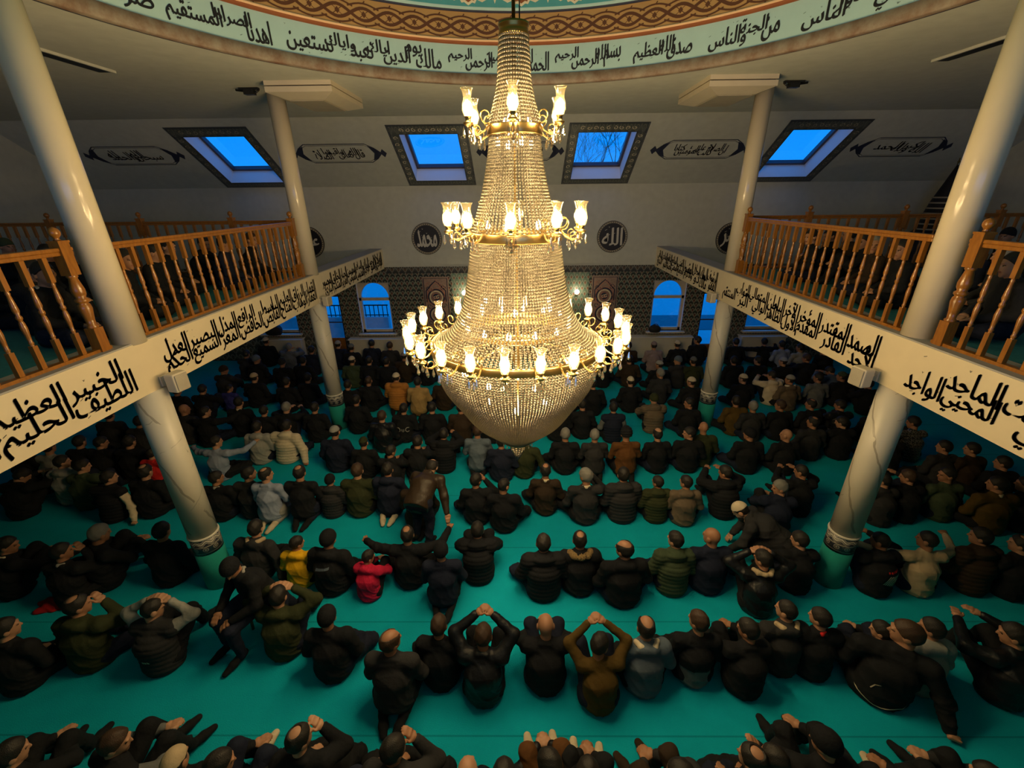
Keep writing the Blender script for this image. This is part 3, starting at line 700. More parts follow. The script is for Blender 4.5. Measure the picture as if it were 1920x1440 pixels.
# bulbs inside the bead baskets
m = MB(); m.lathe([(0.001, -.035), (.018, -.02), (.022, 0), (.016, .02), (.008, .035), (.001, .04)], n=10); IB = to_mesh(m, 'inner_bulb', M['inbulb'])
for r, z, n_, p in ((.52, 3.78, 14, .1), (.36, 3.95, 6, .5), (.55, 3.30, 8, .3), (.30, 2.95, 5, .9), (.12, 5.46, 3, .2), (.25, 4.66, 5, .6), (.15, 5.30, 4, .4)):
    for k in range(n_):
        a = p + 2 * pi * k / n_; link('inner_bulb', IB, ch).location = (r * math.cos(a), r * math.sin(a), L_(z))
for z, e in ((3.80, 60), (3.15, 110), (2.75, 40), (4.25, 30), (5.0, 15), (5.6, 8)): lamp('inner_light', (0, 0, L_(z)), 'POINT', e, LAMP_COL, .12, parent=ch)

# ------------------------------------------------------------------ balustrades
def bal_prof(h, s):
    return [(.014 * s, .26 * h), (.020 * s, .275 * h), (.015 * s, .29 * h), (.017 * s, .33 * h), (.024 * s, .42 * h), (.019 * s, .47 * h), (.014 * s, .49 * h), (.022 * s, .505 * h), (.022 * s, .525 * h), (.014 * s, .54 * h), (.024 * s, .58 * h), (.021 * s, .63 * h), (.014 * s, .72 * h), (.018 * s, .735 * h), (.014 * s, .75 * h)]
def bal_mesh(h, s, name):
    m = MB(); q = .021 * s
    m.box(-q, q, -q, q, 0, .25 * h); m.box(-q, q, -q, q, .76 * h, h); m.lathe([(q * .8, .25 * h)] + bal_prof(h, s) + [(q * .8, .76 * h)], n=12, cap=False)
    return to_mesh(m, name, M['wood'])
BAL = bal_mesh(.93, 1.0, 'baluster')
m = MB(); q = .05; m.box(-q, q, -q, q, 0, .27); m.box(-q, q, -q, q, .78, 1.07)
m.lathe([(.045, .27), (.05, .285), (.035, .30), (.04, .36), (.055, .46), (.05, .50), (.038, .515), (.055, .53), (.055, .55), (.038, .565), (.052, .60), (.055, .64), (.034, .75), (.045, .765), (.04, .78)], n=16, cap=False)
m.box(-.056, .056, -.056, .056, 1.07, 1.09); m.lathe([(.03, 1.09), (.02, 1.105), (.022, 1.115), (.042, 1.14), (.045, 1.165), (.035, 1.19), (.012, 1.205), (0.001, 1.208)], n=16); NEWEL = to_mesh(m, 'newel_post', M['wood'])
def balustrade(label, x0, y0, x1, y1, n, newels, group=None):
    L = math.hypot(x1 - x0, y1 - y0); a = math.atan2(y1 - y0, x1 - x0)
    o = tag(empty('balustrade', (x0, y0, ZG + .045), a), label, 'railing', group)
    m = MB(); m.box(0, L, -.035, .035, .965, 1.0); m.box(0, L, -.028, .028, .93, .966); bevel(m.build('handrail', M['wood'], o), .008)
    m = MB(); m.box(0, L, -.03, .03, 0, .03); m.build('bottom_rail', M['wood'], o)
    for k in range(n): link('baluster', BAL, o).location = ((k + .5) * L / n, 0, .01)
    for t in newels: link('newel_post', NEWEL, o).location = (t * L, 0, -.03)
    return o
for x, nm in ((-4.24, 'left'), (4.16, 'right')):
    balustrade('long honey wooden balustrade between the two columns on the %s gallery edge' % nm, x, 4.58, x, 8.52, 21, (.985,), 'gallery edge balustrades')
    balustrade('near honey wooden balustrade on the %s gallery edge, cut by the frame' % nm, x, -1.5, x, 4.20, 30, (0.0, .985), 'gallery edge balustrades')
balustrade('dark balustrade closing the far end of the left gallery', -12.1, YG - .12, -4.5, YG - .12, 40, (.12, .36, .6, .84), 'gallery end balustrades')
balustrade('dark balustrade closing the far end of the right gallery', 4.4, YG - .12, 12.1, YG - .12, 40, (.16, .4, .64, .88), 'gallery end balustrades')

# ------------------------------------------------------------------ fittings
def speaker(x, y, z, s, rz, label):
    o = tag(empty('wall_speaker', (x, y, z), rz), label, 'speaker', 'speakers on the gallery beams')
    m = MB(); m.box(-.09 * s, .09 * s, -.075 * s, .06 * s, -.11 * s, .11 * s); bevel(m.build('cabinet', M['plastic'], o), .02 * s, 3)
    m = MB(); m.box(-.075 * s, .075 * s, .06 * s, .072 * s, -.095 * s, .095 * s); bevel(m.build('grille', M['grille'], o), .008 * s)
    m = MB(); m.tube([(0, -.07 * s, 0), (0, -.17 * s, 0)], .018 * s, 8); m.box(-.05 * s, .05 * s, -.19 * s, -.165 * s, -.06 * s, .06 * s); m.build('bracket', M['plastic'], o)
speaker(BL + .20, 4.50, 3.0, 1, -pi / 2 - .2, 'beige box speaker on the left beam above the nearer left column')
speaker(BR - .20, 4.52, 3.0, 1, pi / 2 + .2, 'beige box speaker on the right beam above the nearer right column')
speaker(BL + .18, 8.70, 2.98, .9, -pi / 2 - .2, 'small beige speaker on the left beam above the farther left column')
speaker(BR - .18, 8.72, 2.98, .9, pi / 2 + .2, 'small beige speaker on the right beam above the farther right column')
for x, nm in ((-3.42, 'left'), (3.42, 'right')):
    o = tag(empty('ceiling_air_unit', (x, 8.62, ZC)), 'flat beige square air unit on the ceiling beside the far %s column' % nm, 'air conditioner', 'ceiling air units')
    def frustum(a0, b0, a1, b1, z0, z1, nmx, mat):
        m = MB(); m.add([(-a0, -b0, z0), (a0, -b0, z0), (a0, b0, z0), (-a0, b0, z0), (-a1, -b1, z1), (a1, -b1, z1), (a1, b1, z1), (-a1, b1, z1)], [(0, 1, 2, 3), (7, 6, 5, 4), (0, 4, 5, 1), (1, 5, 6, 2), (2, 6, 7, 3), (3, 7, 4, 0)]); return m.build(nmx, mat, o)
    frustum(.52, .72, .52, .72, -.06, 0, 'upper_tray', M['plastic']); frustum(.49, .69, .49, .69, -.075, -.06, 'shadow_gap', M['ink'])
    frustum(.52, .72, .52, .72, -.15, -.075, 'casing', M['plastic']); frustum(.30, .50, .52, .72, -.22, -.15, 'bevelled_cover', M['plastic']); frustum(.27, .47, .27, .47, -.23, -.22, 'intake_panel', M['grille'])
    sx = -1 if x < 0 else 1
    o = tag(empty('ceiling_bracket', (sx * 4.42, 8.35, ZC)), 'small dark bracket on the ceiling beside the far %s column' % nm, 'bracket', 'ceiling brackets')
    m = MB(); m.box(-.16, .16, -.03, .03, -.03, 0); m.tube([(-.22 * -sx, 0, -.03), (.1 * -sx, 0, -.07), (.16 * -sx, 0, -.03)], .016, 8); m.box(-.08, .08, -.05, .05, -.10, -.03); m.build('bracket_arm', M['darkmetal'], o)
    o = tag(empty('slot_diffuser', (sx * 5.79, 6.5, ZC)), 'long narrow dark slot in the ceiling over the %s gallery' % nm, 'air vent', 'ceiling slots')
    m = MB(); m.box(-.10, .10, -.75, .75, -.02, 0); m.build('slot', M['darkmetal'], o); m = MB(); m.box(-.13 if sx > 0 else .1, -.1 if sx > 0 else .13, -.76, .76, -.03, 0); m.build('edge_trim', M['wall'], o)
for x, nm in ((-1.74, 'left'), (1.70, 'right')):
    o = tag(empty('wall_sconce', (x, YF - .02, 2.18)), 'small round glowing wall lamp on the green tiles, %s of the chandelier' % nm, 'wall lamp', 'wall sconces')
    m = MB(); m.tube([(0, 0, -.08), (0, -.08, -.1), (0, -.12, -.06)], .012, 8); m.lathe([(.05, -.01), (.05, .0)], (0, -.01, -.08), 14); m.build('arm', M['brass'], o)
    m = MB(); m.lathe([(.07 * math.cos(t), .07 * math.sin(t)) for t in np.linspace(-pi / 2 + .02, pi / 2 - .02, 9)], (0, -.12, .02), 16); m.build('globe', M['inbulb'], o)
    lamp('sconce_light', (0, -.25, .02), 'POINT', 5, LAMP_COL, .06, parent=o)
# pale radiator covers along the far wall
for i, (a, b, lb) in enumerate([(-5.45, -3.2, 'long pale radiator cover under the arched window left of the chandelier'), (-8.2, -7.0, 'pale radiator cover under the window below the left gallery'), (3.3, 5.37, 'long pale radiator cover under the arched window right of the chandelier'), (6.92, 8.3, 'pale radiator cover under the window below the right gallery')]):
    o = tag(empty('radiator_cover', ((a + b) / 2, YF - .30, 0)), lb, 'radiator cover', 'radiator covers'); w = (b - a) / 2
    m = MB(); m.box(-w, w, 0, .27, .10, .76); bevel(m.build('front_panel', M['white'], o), .01)
    m = MB(); m.box(-w - .03, w + .03, -.03, .28, .76, .80); bevel(m.build('top_shelf', M['white'], o), .008)
    m = MB(); m.box(-w + .03, w - .03, .02, .27, 0, .10); m.build('plinth', M['darkmetal'], o)
def bag(x, z, s, label):
    o = tag(empty('bag', (x, YF - .17, z)), label, 'bag', 'bags on the window sills')
    bm = bmesh.new(); bmesh.ops.create_icosphere(bm, subdivisions=3, radius=1)
    for v in bm.verts:
        p = v.co; k = 1 + .10 * math.sin(5 * p.x + 3 * p.z) * math.cos(4 * p.y); p.x *= .19 * s * k; p.y *= .11 * s; p.z = (max(p.z, -.75) * .14 + .105) * s * k
    me = bpy.data.meshes.new('pouch'); bm.to_mesh(me); bm.free(); me.polygons.foreach_set('use_smooth', [True] * len(me.polygons)); link('pouch', me, o, M['bagcloth'])
    m = MB(); m.tube([(.09 * s * math.cos(t), -.02, .20 * s + .07 * s * math.sin(t)) for t in np.linspace(0, pi, 9)], .01, 6); m.build('handle', M['bagcloth'], o)
M['bagcloth'] = simple('black_bag_cloth', (.012, .012, .015), .7, bmp=.3)
bag(4.20, .92, 1, 'black bag on the sill of the arched window right of the chandelier'); bag(-7.85, .92, 1.5, 'large black bag on the window sill below the left gallery')
# conical dark tower top rising behind the right gallery
o = tag(empty('minaret_top', (11.2, 12.45, 3.9)), 'tall dark cone with pale bands standing behind the right gallery railing', 'tower top')
m = MB(); m.lathe([(.50, -3.9), (.50, 0), (.46, .02), (.30, .75), (.12, 1.30), (.02, 1.62)], n=20); m.build('cone', M['ink'], o)
for k in range(7):
    z = .06 + k * .13; r = .46 - .16 / .73 * (z - .02) + .006; m = MB(); m.lathe([(r, z), (r - .008, z + .035)], n=20, cap=False); m.build('pale_band', M['grille'], o)
m = MB(); m.tube([(-.02, 0, 1.6), (.0, 0, 1.78)], .012, 6); m.lathe([(.001, 1.66), (.04, 1.69), (.001, 1.72)], n=10); m.build('finial', M['darkbrass'], o)

# ------------------------------------------------------------------ outside, seen through the glass
m = MB(); m.box(-40, 40, YF + .35, 60, -.9, -.4); struct(m.build('ground_outside', M['outground']))
o = tag(empty('terrace_wall', (-8.4, 15.2, -.4)), 'pale low wall outside the windows left of the chandelier', 'wall'); m = MB(); m.box(-3.6, 3.6, 0, .25, 0, 1.33); m.build('wall_body', M['outground'], o)
o = tag(empty('outdoor_railing', (-8.4, 15.32, .93)), 'dark metal railing on the low wall outside the left windows', 'railing')
m = MB(); m.box(-3.6, 3.6, -.015, .015, .40, .44); m.build('top_rail', M['darkmetal'], o); m = MB(); m.box(-3.6, 3.6, -.015, .015, .05, .08); m.build('bottom_rail', M['darkmetal'], o)
m = MB(); m.box(-.012, .012, -.012, .012, 0, .42); PK = to_mesh(m, 'picket', M['darkmetal'])
for k in range(46): link('picket', PK, o).location = (-3.55 + k * .158, 0, 0)
o = tag(empty('road_strip', (8.5, 19, -.4)), 'grey road strip outside the windows right of the chandelier', 'road'); m = MB(); m.box(-6, 6, -1.2, 1.2, 0, .03); m.build('asphalt', simple('asphalt', (.16, .16, .17), .9), o)
def tree(x, y, h, seed, dense):
    rg = random.Random(seed); m = MB()
    def br(p, d, l, r, n):
        q = p + d * l; m.tube([p, (p + q) / 2 + Vector((rg.uniform(-.05, .05), 0, 0)) * l, q], [r, r * .8, r * .6], 5, cap=False)
        if n:
            for _ in range(3 if n > 1 else 4):
                dd = (d + Vector((rg.uniform(-.8, .8), rg.uniform(-.8, .8), rg.uniform(-.1, .5)))).normalized(); br(q, dd, l * rg.uniform(.6, .85), r * .55, n - 1)
    br(Vector((0, 0, 0)), Vector((0, 0, 1)), h * .34, h * .011, dense)
    o = tag(empty('bare_tree', (x, y, -.4)), 'bare winter tree outside the skylight right of the chandelier, %s' % ('tallest' if seed == 1 else 'beside the tallest' if seed == 2 else 'lowest and bushiest'), 'tree', 'trees outside the skylight')
    m.build('trunk_and_branches', M['bark'], o)
tree(9.5, 50, 13.5, 1, 6); tree(15.5, 66, 14.0, 2, 6); tree(4.4, 40, 10.0, 3, 6)
# ------------------------------------------------------------------ people: smooth blended volumes turned into one skin
def rotm(yaw, pitch=0, roll=0): return np.array(Matrix.Rotation(yaw, 3, 'Z') @ Matrix.Rotation(pitch, 3, 'X') @ Matrix.Rotation(roll, 3, 'Y'))
def cap_(a, b, ra, rb=None, s=(1, 1, 1)): return ('c', np.array(a, float), np.array(b, float), ra, ra if rb is None else rb, np.array(s, float))
def ell_(c, r, R=None): return ('e', np.array(c, float), np.array(r, float), np.eye(3) if R is None else R)
class Field:
    def __init__(s, prims, vox, k, pad=.03):
        lo = np.full(3, 9.); hi = -lo
        for p in prims:
            if p[0] == 'c':
                r = max(p[3], p[4]) * p[5]; lo = np.minimum(lo, np.minimum(p[1], p[2]) - r); hi = np.maximum(hi, np.maximum(p[1], p[2]) + r)
            else: r = p[2].max(); lo = np.minimum(lo, p[1] - r); hi = np.maximum(hi, p[1] + r)
        s.o = lo - pad; s.vox = vox; s.n = np.ceil((hi - lo + 2 * pad) / vox).astype(int) + 1
        s.ax = [(s.o[i] + vox * np.arange(s.n[i])).astype(np.float32) for i in range(3)]
        s.D = np.full(s.n, .2, np.float32)
        for p in prims: s.union(p, k)
    def sub(s, lo, hi):
        a = np.clip(np.floor((lo - s.o) / s.vox).astype(int), 0, s.n); b = np.clip(np.ceil((hi - s.o) / s.vox).astype(int) + 1, 0, s.n)
        sl = tuple(slice(a[i], b[i]) for i in range(3)); X, Y, Z = (s.ax[i][sl[i]] for i in range(3))
        return sl, X[:, None, None], Y[None, :, None], Z[None, None, :]
    def dist(s, p, m):
        if p[0] == 'c':
            _, a, b, ra, rb, sc = p; r = max(ra, rb) * sc + m
            sl, X, Y, Z = s.sub(np.minimum(a, b) - r, np.maximum(a, b) + r)
            A, B = a / sc, b / sc; ba = B - A; bb = float(ba @ ba) + 1e-9
            px, py, pz = X / sc[0] - A[0], Y / sc[1] - A[1], Z / sc[2] - A[2]
            h = np.clip((px * ba[0] + py * ba[1] + pz * ba[2]) / bb, 0, 1)
            d = np.sqrt((px - h * ba[0]) ** 2 + (py - h * ba[1]) ** 2 + (pz - h * ba[2]) ** 2) - (ra + (rb - ra) * h)
            return sl, d * float(min(sc))
        _, c, r, R = p; q = r.max() + m; sl, X, Y, Z = s.sub(c - q, c + q)
        dx, dy, dz = X - c[0], Y - c[1], Z - c[2]
        l = [dx * R[0, i] + dy * R[1, i] + dz * R[2, i] for i in range(3)]
        k0 = np.sqrt(sum((l[i] / r[i]) ** 2 for i in range(3))); k1 = np.sqrt(sum((l[i] / r[i] ** 2) ** 2 for i in range(3))) + 1e-6
        return sl, k0 * (k0 - 1) / k1
    def union(s, p, k):
        sl, d = s.dist(p, k + .03); e = s.D[sl]; h = np.clip(.5 + .5 * (e - d) / k, 0, 1)
        s.D[sl] = e + (d - e) * h - k * h * (1 - h); return s
    def cut(s, p):
        sl, d = s.dist(p, .03); s.D[sl] = np.maximum(s.D[sl], -d); return s
    def half(s, n, c):                       # keeps n.p < c
        n = np.array(n, float); n = n / np.linalg.norm(n)
        d = s.ax[0][:, None, None] * n[0] + s.ax[1][None, :, None] * n[1] + s.ax[2][None, None, :] * n[2] - c
        s.D = np.maximum(s.D, d.astype(np.float32)); return s
    def ripple(s, f):
        s.D = s.D - f(s.ax[0][:, None, None], s.ax[1][None, :, None], s.ax[2][None, None, :]).astype(np.float32); return s
    def net(s):
        D = s.D; D[0] = D[-1] = .2; D[:, 0] = D[:, -1] = .2; D[:, :, 0] = D[:, :, -1] = .2
        I = D < 0; c = sum(I[i:I.shape[0] - 1 + i, j:I.shape[1] - 1 + j, k:I.shape[2] - 1 + k].astype(np.int8) for i in (0, 1) for j in (0, 1) for k in (0, 1))
        act = (c > 0) & (c < 8); idx = np.full(c.shape, -1, np.int32); P = np.argwhere(act); idx[act] = np.arange(len(P))
        cn = np.array([(i, j, k) for i in (0, 1) for j in (0, 1) for k in (0, 1)]); g = [D[P[:, 0] + o[0], P[:, 1] + o[1], P[:, 2] + o[2]] for o in cn]
        acc = np.zeros((len(P), 3)); cnt = np.zeros(len(P))
        for a in range(8):
            for b in range(a + 1, 8):
                if abs(cn[a] - cn[b]).sum() != 1: continue
                sg = (g[a] < 0) != (g[b] < 0); t = np.where(sg, g[a] / (g[a] - g[b] + 1e-12), 0)
                acc += sg[:, None] * (cn[a] + t[:, None] * (cn[b] - cn[a])); cnt += sg
        Vt = s.o + s.vox * (P + acc / cnt[:, None]); Q = []
        for ax in range(3):
            o = [0, 0, 0]; o[ax] = 1; A = I[:I.shape[0] - o[0], :I.shape[1] - o[1], :I.shape[2] - o[2]]; B = I[o[0]:, o[1]:, o[2]:]
            E = np.argwhere(A != B); u, w = [(1, 2), (2, 0), (0, 1)][ax]
            du = np.zeros(3, int); du[u] = 1; dw = np.zeros(3, int); dw[w] = 1
            q = np.stack([idx[tuple((E - a_).T)] for a_ in (du + dw, dw, np.zeros(3, int), du)], 1)
            fl = ~A[tuple(E.T)]; q[fl] = q[fl][:, ::-1]; Q.append(q[(q >= 0).all(1)])
        return Vt, np.concatenate(Q)
    def mesh(s, name, slots=1, mi=None):
        Vt, Q = s.net(); me = np_mesh(name, Vt, Q, smooth=True)
        for _ in range(slots): me.materials.append(None)
        if mi is not None: me.polygons.foreach_set('material_index', mi(Vt[Q].mean(1)).astype(np.int32))
        return me
# ---- poses: joints of a seated figure facing +Y, seat on z = 0
def P_(**k):
    d = {}
    for n, v in k.items():
        if n[-1] == 'S': d[n[:-1] + 'R'] = np.array(v, float); d[n[:-1] + 'L'] = np.array(v, float) * (-1, 1, 1)
        else: d[n] = np.array(v, float) if isinstance(v, tuple) else v
    return d
POSES = {}
base = dict(pel=(0, 0, .13), ch=(0, -.01, .37), nk=(0, .045, .575), hd=(0, .095, .745), shS=(.185, .03, .53), hpS=(.10, .0, .12), pit=-.15)
POSES['x'] = P_(**base, elS=(.275, .04, .30), wrS=(.10, .25, .20), knS=(.34, .28, .12), anS=(-.08, .40, .07), toS=(-.22, .36, .05))
b2 = dict(base, ch=(0, -.02, .36), nk=(0, .06, .555), hd=(0, .125, .715), shS=(.18, .05, .51), pit=-.3)
POSES['n'] = P_(**b2, elS=(.265, .22, .37), wrS=(.06, .43, .36), knS=(.15, .36, .43), anS=(.11, .50, .08), toS=(.12, .66, .04))
POSES['k'] = P_(pel=(0, -.06, .25), ch=(0, -.05, .47), nk=(0, .0, .68), hd=(0, .045, .85), shS=(.185, -.01, .635), hpS=(.10, -.04, .22), elS=(.25, .03, .40), wrS=(.14, .24, .28), knS=(.16, .38, .08), anS=(.10, -.20, .08), toS=(.06, -.34, .045), pit=-.15)
POSES['e'] = P_(**dict(b2, hd=(0, .11, .72)), elS=(.38, .16, .60), wrS=(.13, .20, .745), knS=(.15, .36, .43), anS=(.11, .50, .08), toS=(.12, .66, .04))
POSES['t'] = P_(**dict(b2, hd=(0, .13, .70), pit=-.5), elS=(.31, .19, .66), wrS=(.09, .30, .80), knS=(.15, .36, .43), anS=(.11, .50, .08), toS=(.12, .66, .04))
POSES['o'] = P_(**dict(b2, nk=(0, .08, .54), hd=(.02, .19, .66), pit=-.75), elS=(.28, .24, .46), wrS=(.10, .48, .52), knS=(.17, .38, .45), anS=(.12, .52, .08), toS=(.12, .68, .04))
POSES['f'] = P_(**dict(base, ch=(0, -.04, .36), nk=(0, -.02, .56), hd=(0, .03, .735)), elS=(.27, .0, .32), wrS=(.20, .22, .20), knS=(.13, .42, .19), anS=(.12, .82, .08), toS=(.15, .92, .22))
POSES['l'] = P_(**dict(base, ch=(.03, -.01, .37), nk=(.05, .045, .575), hd=(.05, .095, .745)), elS=(.275, .04, .30), wrS=(.10, .25, .20), knS=(.30, .30, .18), anS=(-.05, .42, .07), toS=(-.2, .4, .05))
POSES['l'].update(shR=np.array([.23, .0, .52]), elR=np.array([.36, -.05, .28]), wrR=np.array([.42, -.17, .055]))
POSES['r'] = {**POSES['x'], 'elR': np.array([.30, .20, .42]), 'wrR': np.array([.13, .22, .66])}
POSES['a'] = {**POSES['n'], 'elL': np.array([-.33, .20, .50]), 'wrL': np.array([-.14, .46, .55]), 'elR': np.array([.33, .20, .50]), 'wrR': np.array([.14, .46, .55])}
POSES['w'] = P_(pel=(0, 0, .80), ch=(0, .22, .93), nk=(0, .42, .985), hd=(0, .56, 1.02), shS=(.19, .38, .94), hpS=(.10, -.01, .78), elS=(.25, .36, .68), wrS=(.24, .44, .46), knS=(.12, .06, .44), anS=(.12, -.06, .09), toS=(.13, .10, .04), pit=-1.0)
POSES['w'].update(elR=np.array([.30, .24, .74]), wrR=np.array([.38, .10, .56]), knL=np.array([-.10, .12, .45]), anL=np.array([-.12, .04, .09]), toL=np.array([-.13, .20, .04]))
POSES['q'] = P_(pel=(0, 0, .40), ch=(0, .20, .56), nk=(0, .40, .64), hd=(0, .52, .70), shS=(.18, .36, .60), hpS=(.10, 0, .38), elS=(.25, .42, .36), wrS=(.16, .54, .16), knS=(.16, .36, .30), anS=(.12, .02, .08), toS=(.13, .20, .04), pit=-.8)
POSES['s'] = P_(pel=(0, 0, .58), ch=(0, .05, .81), nk=(0, .13, 1.0), hd=(0, .20, 1.15), shS=(.185, .11, .955), hpS=(.10, .02, .56), elS=(.27, .17, .72), wrS=(.13, .40, .62), knS=(.14, .44, .52), anS=(.13, .42, .09), toS=(.14, .60, .04), pit=-.6)
POSES['g'] = {**POSES['x'], 'elL': np.array([-.46, .12, .50]), 'wrL': np.array([-.66, .26, .50]), 'elR': np.array([.44, .16, .52]), 'wrR': np.array([.52, .40, .56])}
def head_frame(P, yaw, pit=None): return P['hd'], rotm(yaw, (P['pit'] if pit is None else pit))
def hand(w, d, side, curl=.6):
    d = d / (np.linalg.norm(d) + 1e-9); up = np.array([0, 0, 1.]); lat = np.cross(d, up); n_ = np.linalg.norm(lat)
    lat = lat / n_ if n_ > .2 else np.array([1., 0, 0]); nrm = np.cross(lat, d)
    out = [cap_(w - d * .01, w + d * .03, .026, .028), cap_(w + d * .04 - lat * .022, w + d * .04 + lat * .022, .021, .021), cap_(w + d * .075 - lat * .025, w + d * .075 + lat * .025, .017, .017)]
    for k, l in zip((-1.5, -.5, .5, 1.5), (.062, .075, .080, .068) if side > 0 else (.068, .080, .075, .062)):
        a = w + d * .085 + lat * .018 * k; b = a + d * l * .5 - nrm * l * .15 * curl; c = b + d * l * .42 * (1 - .5 * curl) - nrm * l * .5 * curl
        out += [cap_(a, b, .0105, .0098), cap_(b, c, .0098, .0085)]
    t = -side; a = w + d * .02 + lat * .026 * t; b = a + d * .035 + lat * .028 * t; out += [cap_(a, b, .0135, .0115), cap_(b, b + d * .03 + lat * .004 * t, .0115, .009)]
    return out
_cache = {}
def cached(key, fn):
    if key not in _cache: _cache[key] = fn()
    return _cache[key]
def body_mesh(pk, yaw):
    P = POSES[pk]; c, R = head_frame(P, yaw); H = lambda *v: c + R @ np.array(v)
    pr = [cap_(P['pel'], P['ch'], .09, .10), cap_(P['ch'], P['nk'] - (0, 0, .04), .10, .07), cap_(P['shL'], P['shR'], .045),
          cap_(P['nk'] - (0, 0, .03), H(0, -.02, -.06), .060, .055),
          ell_(H(0, -.012, .02), np.array([.078, .097, .102]), R), ell_(H(0, .022, -.045), np.array([.060, .076, .072]), R), ell_(H(0, .07, -.10), np.array([.022, .02, .02]), R)]
    for sd, x in (('L', -1), ('R', 1)):
        pr += [cap_(P['sh' + sd], P['el' + sd], .042, .036), cap_(P['el' + sd], P['wr' + sd], .036, .026)]
        pr += [cap_(P['hp' + sd], P['kn' + sd], .07, .05), cap_(P['kn' + sd], P['an' + sd], .048, .034), cap_(P['an' + sd], P['to' + sd], .036, .026)]
    F = Field(pr, .0095, .022)
    for sd, x in (('L', -1), ('R', 1)):
        dv = P['wr' + sd] - P['el' + sd]
        if P['wr' + sd][2] < .12: dv = dv * (1, 1, .05)              # palm resting flat on the carpet
        for h in hand(P['wr' + sd], dv, x, .6 if P['wr' + sd][2] > .12 else .15): F.union(h, .007)
        F.union(ell_(H(x * .082, -.008, -.01), np.array([.013, .028, .036]), R), .008)
    F.union(cap_(H(0, .084, .018), H(0, .106, -.020), .009, .0125), .012); F.union(cap_(H(-.035, .083, .03), H(.035, .083, .03), .012), .012)
    for x in (-1, 1): F.cut(ell_(H(x * .031, .102, .008), np.array([.017, .012, .011]), R))
    F.half((0, 0, -1), -.003)
    def mi(p):
        q = (p - c) @ R; e = (np.abs(np.abs(q[:, 0]) - .031) < .013) & (np.abs(q[:, 2] - .007) < .0055) & (q[:, 1] > .06)
        l = (np.abs(q[:, 0]) < .026) & (np.abs(q[:, 2] + .058) < .007) & (q[:, 1] > .07)
        return e * 1 + l * 2
    return F.mesh('person_' + pk, 3, mi)
def torso_prims(P, g=0., hemz=0):
    pel, ch_, nk = P['pel'], P['ch'], P['nk']; ax = (nk - pel) / np.linalg.norm(nk - pel)
    return [cap_(pel + (0, -.01, -.02), ch_, .152 + g, .152 + g, (1.2, 1, 1)), cap_(ch_, nk - ax * .06, .152 + g, .095 + g, (1.2, .95, 1)),
            cap_(P['shL'], P['shR'], .078 + g), cap_(pel - ax * .05, pel + ax * .02, .172 + g, .165 + g, (1.14, 1, 1)), cap_(nk - ax * .03, nk + ax * .012 + (0, .006, 0), .072 + g * .5, .066 + g * .5)]
def sleeve_prims(P, g=0., sides='LR'):
    out = []
    for sd in sides:
        w = P['el' + sd] + (P['wr' + sd] - P['el' + sd]) * .95
        out += [cap_(P['sh' + sd], P['el' + sd], .072 + g, .060 + g), cap_(P['el' + sd], w, .060 + g, .044 + g * .5)]
    return out
def wrinkle(X, Y, Z):
    f = lambda t: (1 - np.abs(np.sin(t))) ** 2
    w = 2.2 * np.sin(5 * X + 4 * Y) + 1.3 * np.sin(9 * Z - 6 * X)
    low = np.clip(1.15 - 1.3 * Z, .25, 1)
    return low * (.013 * f(17 * Z + 7 * X + w) + .009 * f(15 * Z - 12 * X + 1.7 * w + 1)) + .007 * f(22 * X + 6 * Z - w) - .006
def puff(X, Y, Z): return .011 * np.sqrt(np.abs(np.sin(np.pi * (Z + .3 * Y) / .062))) - .004
def garment_mesh(pk, kind, sides='LR'):
    """J coat, P padded, H hooded, S suit, F fur-hood parka, T sweater, V sleeveless vest, W sleeves only, Q short sweater, U shirt under it"""
    P = POSES[pk]; nk, ch_, pel = P['nk'], P['ch'], P['pel']; ax = (nk - pel) / np.linalg.norm(nk - pel)
    bk = np.array([0, -ax[2], ax[1]])                                # the back of the figure
    g = {'P': .012, 'F': .014, 'J': .004, 'H': .006, 'S': -.004, 'T': -.006, 'V': .008, 'Q': -.002, 'U': -.012, 'W': -.004}[kind]
    pr = ([] if kind == 'W' else torso_prims(P, g)) + ([] if kind in 'VU' else sleeve_prims(P, g, sides))
    F = Field(pr, .0115, .035)
    if kind in 'HPF': F.union(ell_(nk + bk * .085 + ax * .0, np.array([.125, .058, .075]), rotm(0, .5)), .03); F.union(ell_(nk + bk * .05 + ax * .035, np.array([.105, .06, .04]), rotm(0, .3)), .02)
    if kind in 'JS':
        F.union(cap_(nk + bk * .055 + ax * .02 + (-.05, 0, 0), nk + bk * .055 + ax * .02 + (.05, 0, 0), .026), .02)
    F.ripple(puff if kind in 'PV' else wrinkle)
    if kind == 'Q': F.half(-ax, -float((pel + ax * .13) @ ax))
    if kind == 'W': F.half((0, 0, -1), -.01)
    if kind in 'VU' and kind == 'U': F.half(ax, float((pel + ax * .24) @ ax))
    F.half((0, 0, -1), -.012 if pk not in 'wqs' else 9)
    if pk in 'wqs': F.half(-ax, -float((pel - ax * (.12 if pk != 's' else .06)) @ ax))
    return F.mesh('garment_%s_%s' % (kind, pk))
def trousers_mesh(pk):
    P = POSES[pk]; pr = [cap_(P['hpL'], P['hpR'], .125)]
    for sd in 'LR':
        e = P['kn' + sd] + (P['an' + sd] - P['kn' + sd]) * .93
        pr += [cap_(P['hp' + sd], P['kn' + sd], .102, .078), cap_(P['kn' + sd], e, .074, .054)]
    F = Field(pr, .0115, .025); F.ripple(wrinkle); F.half((0, 0, -1), -.006); return F.mesh('trousers_' + pk)
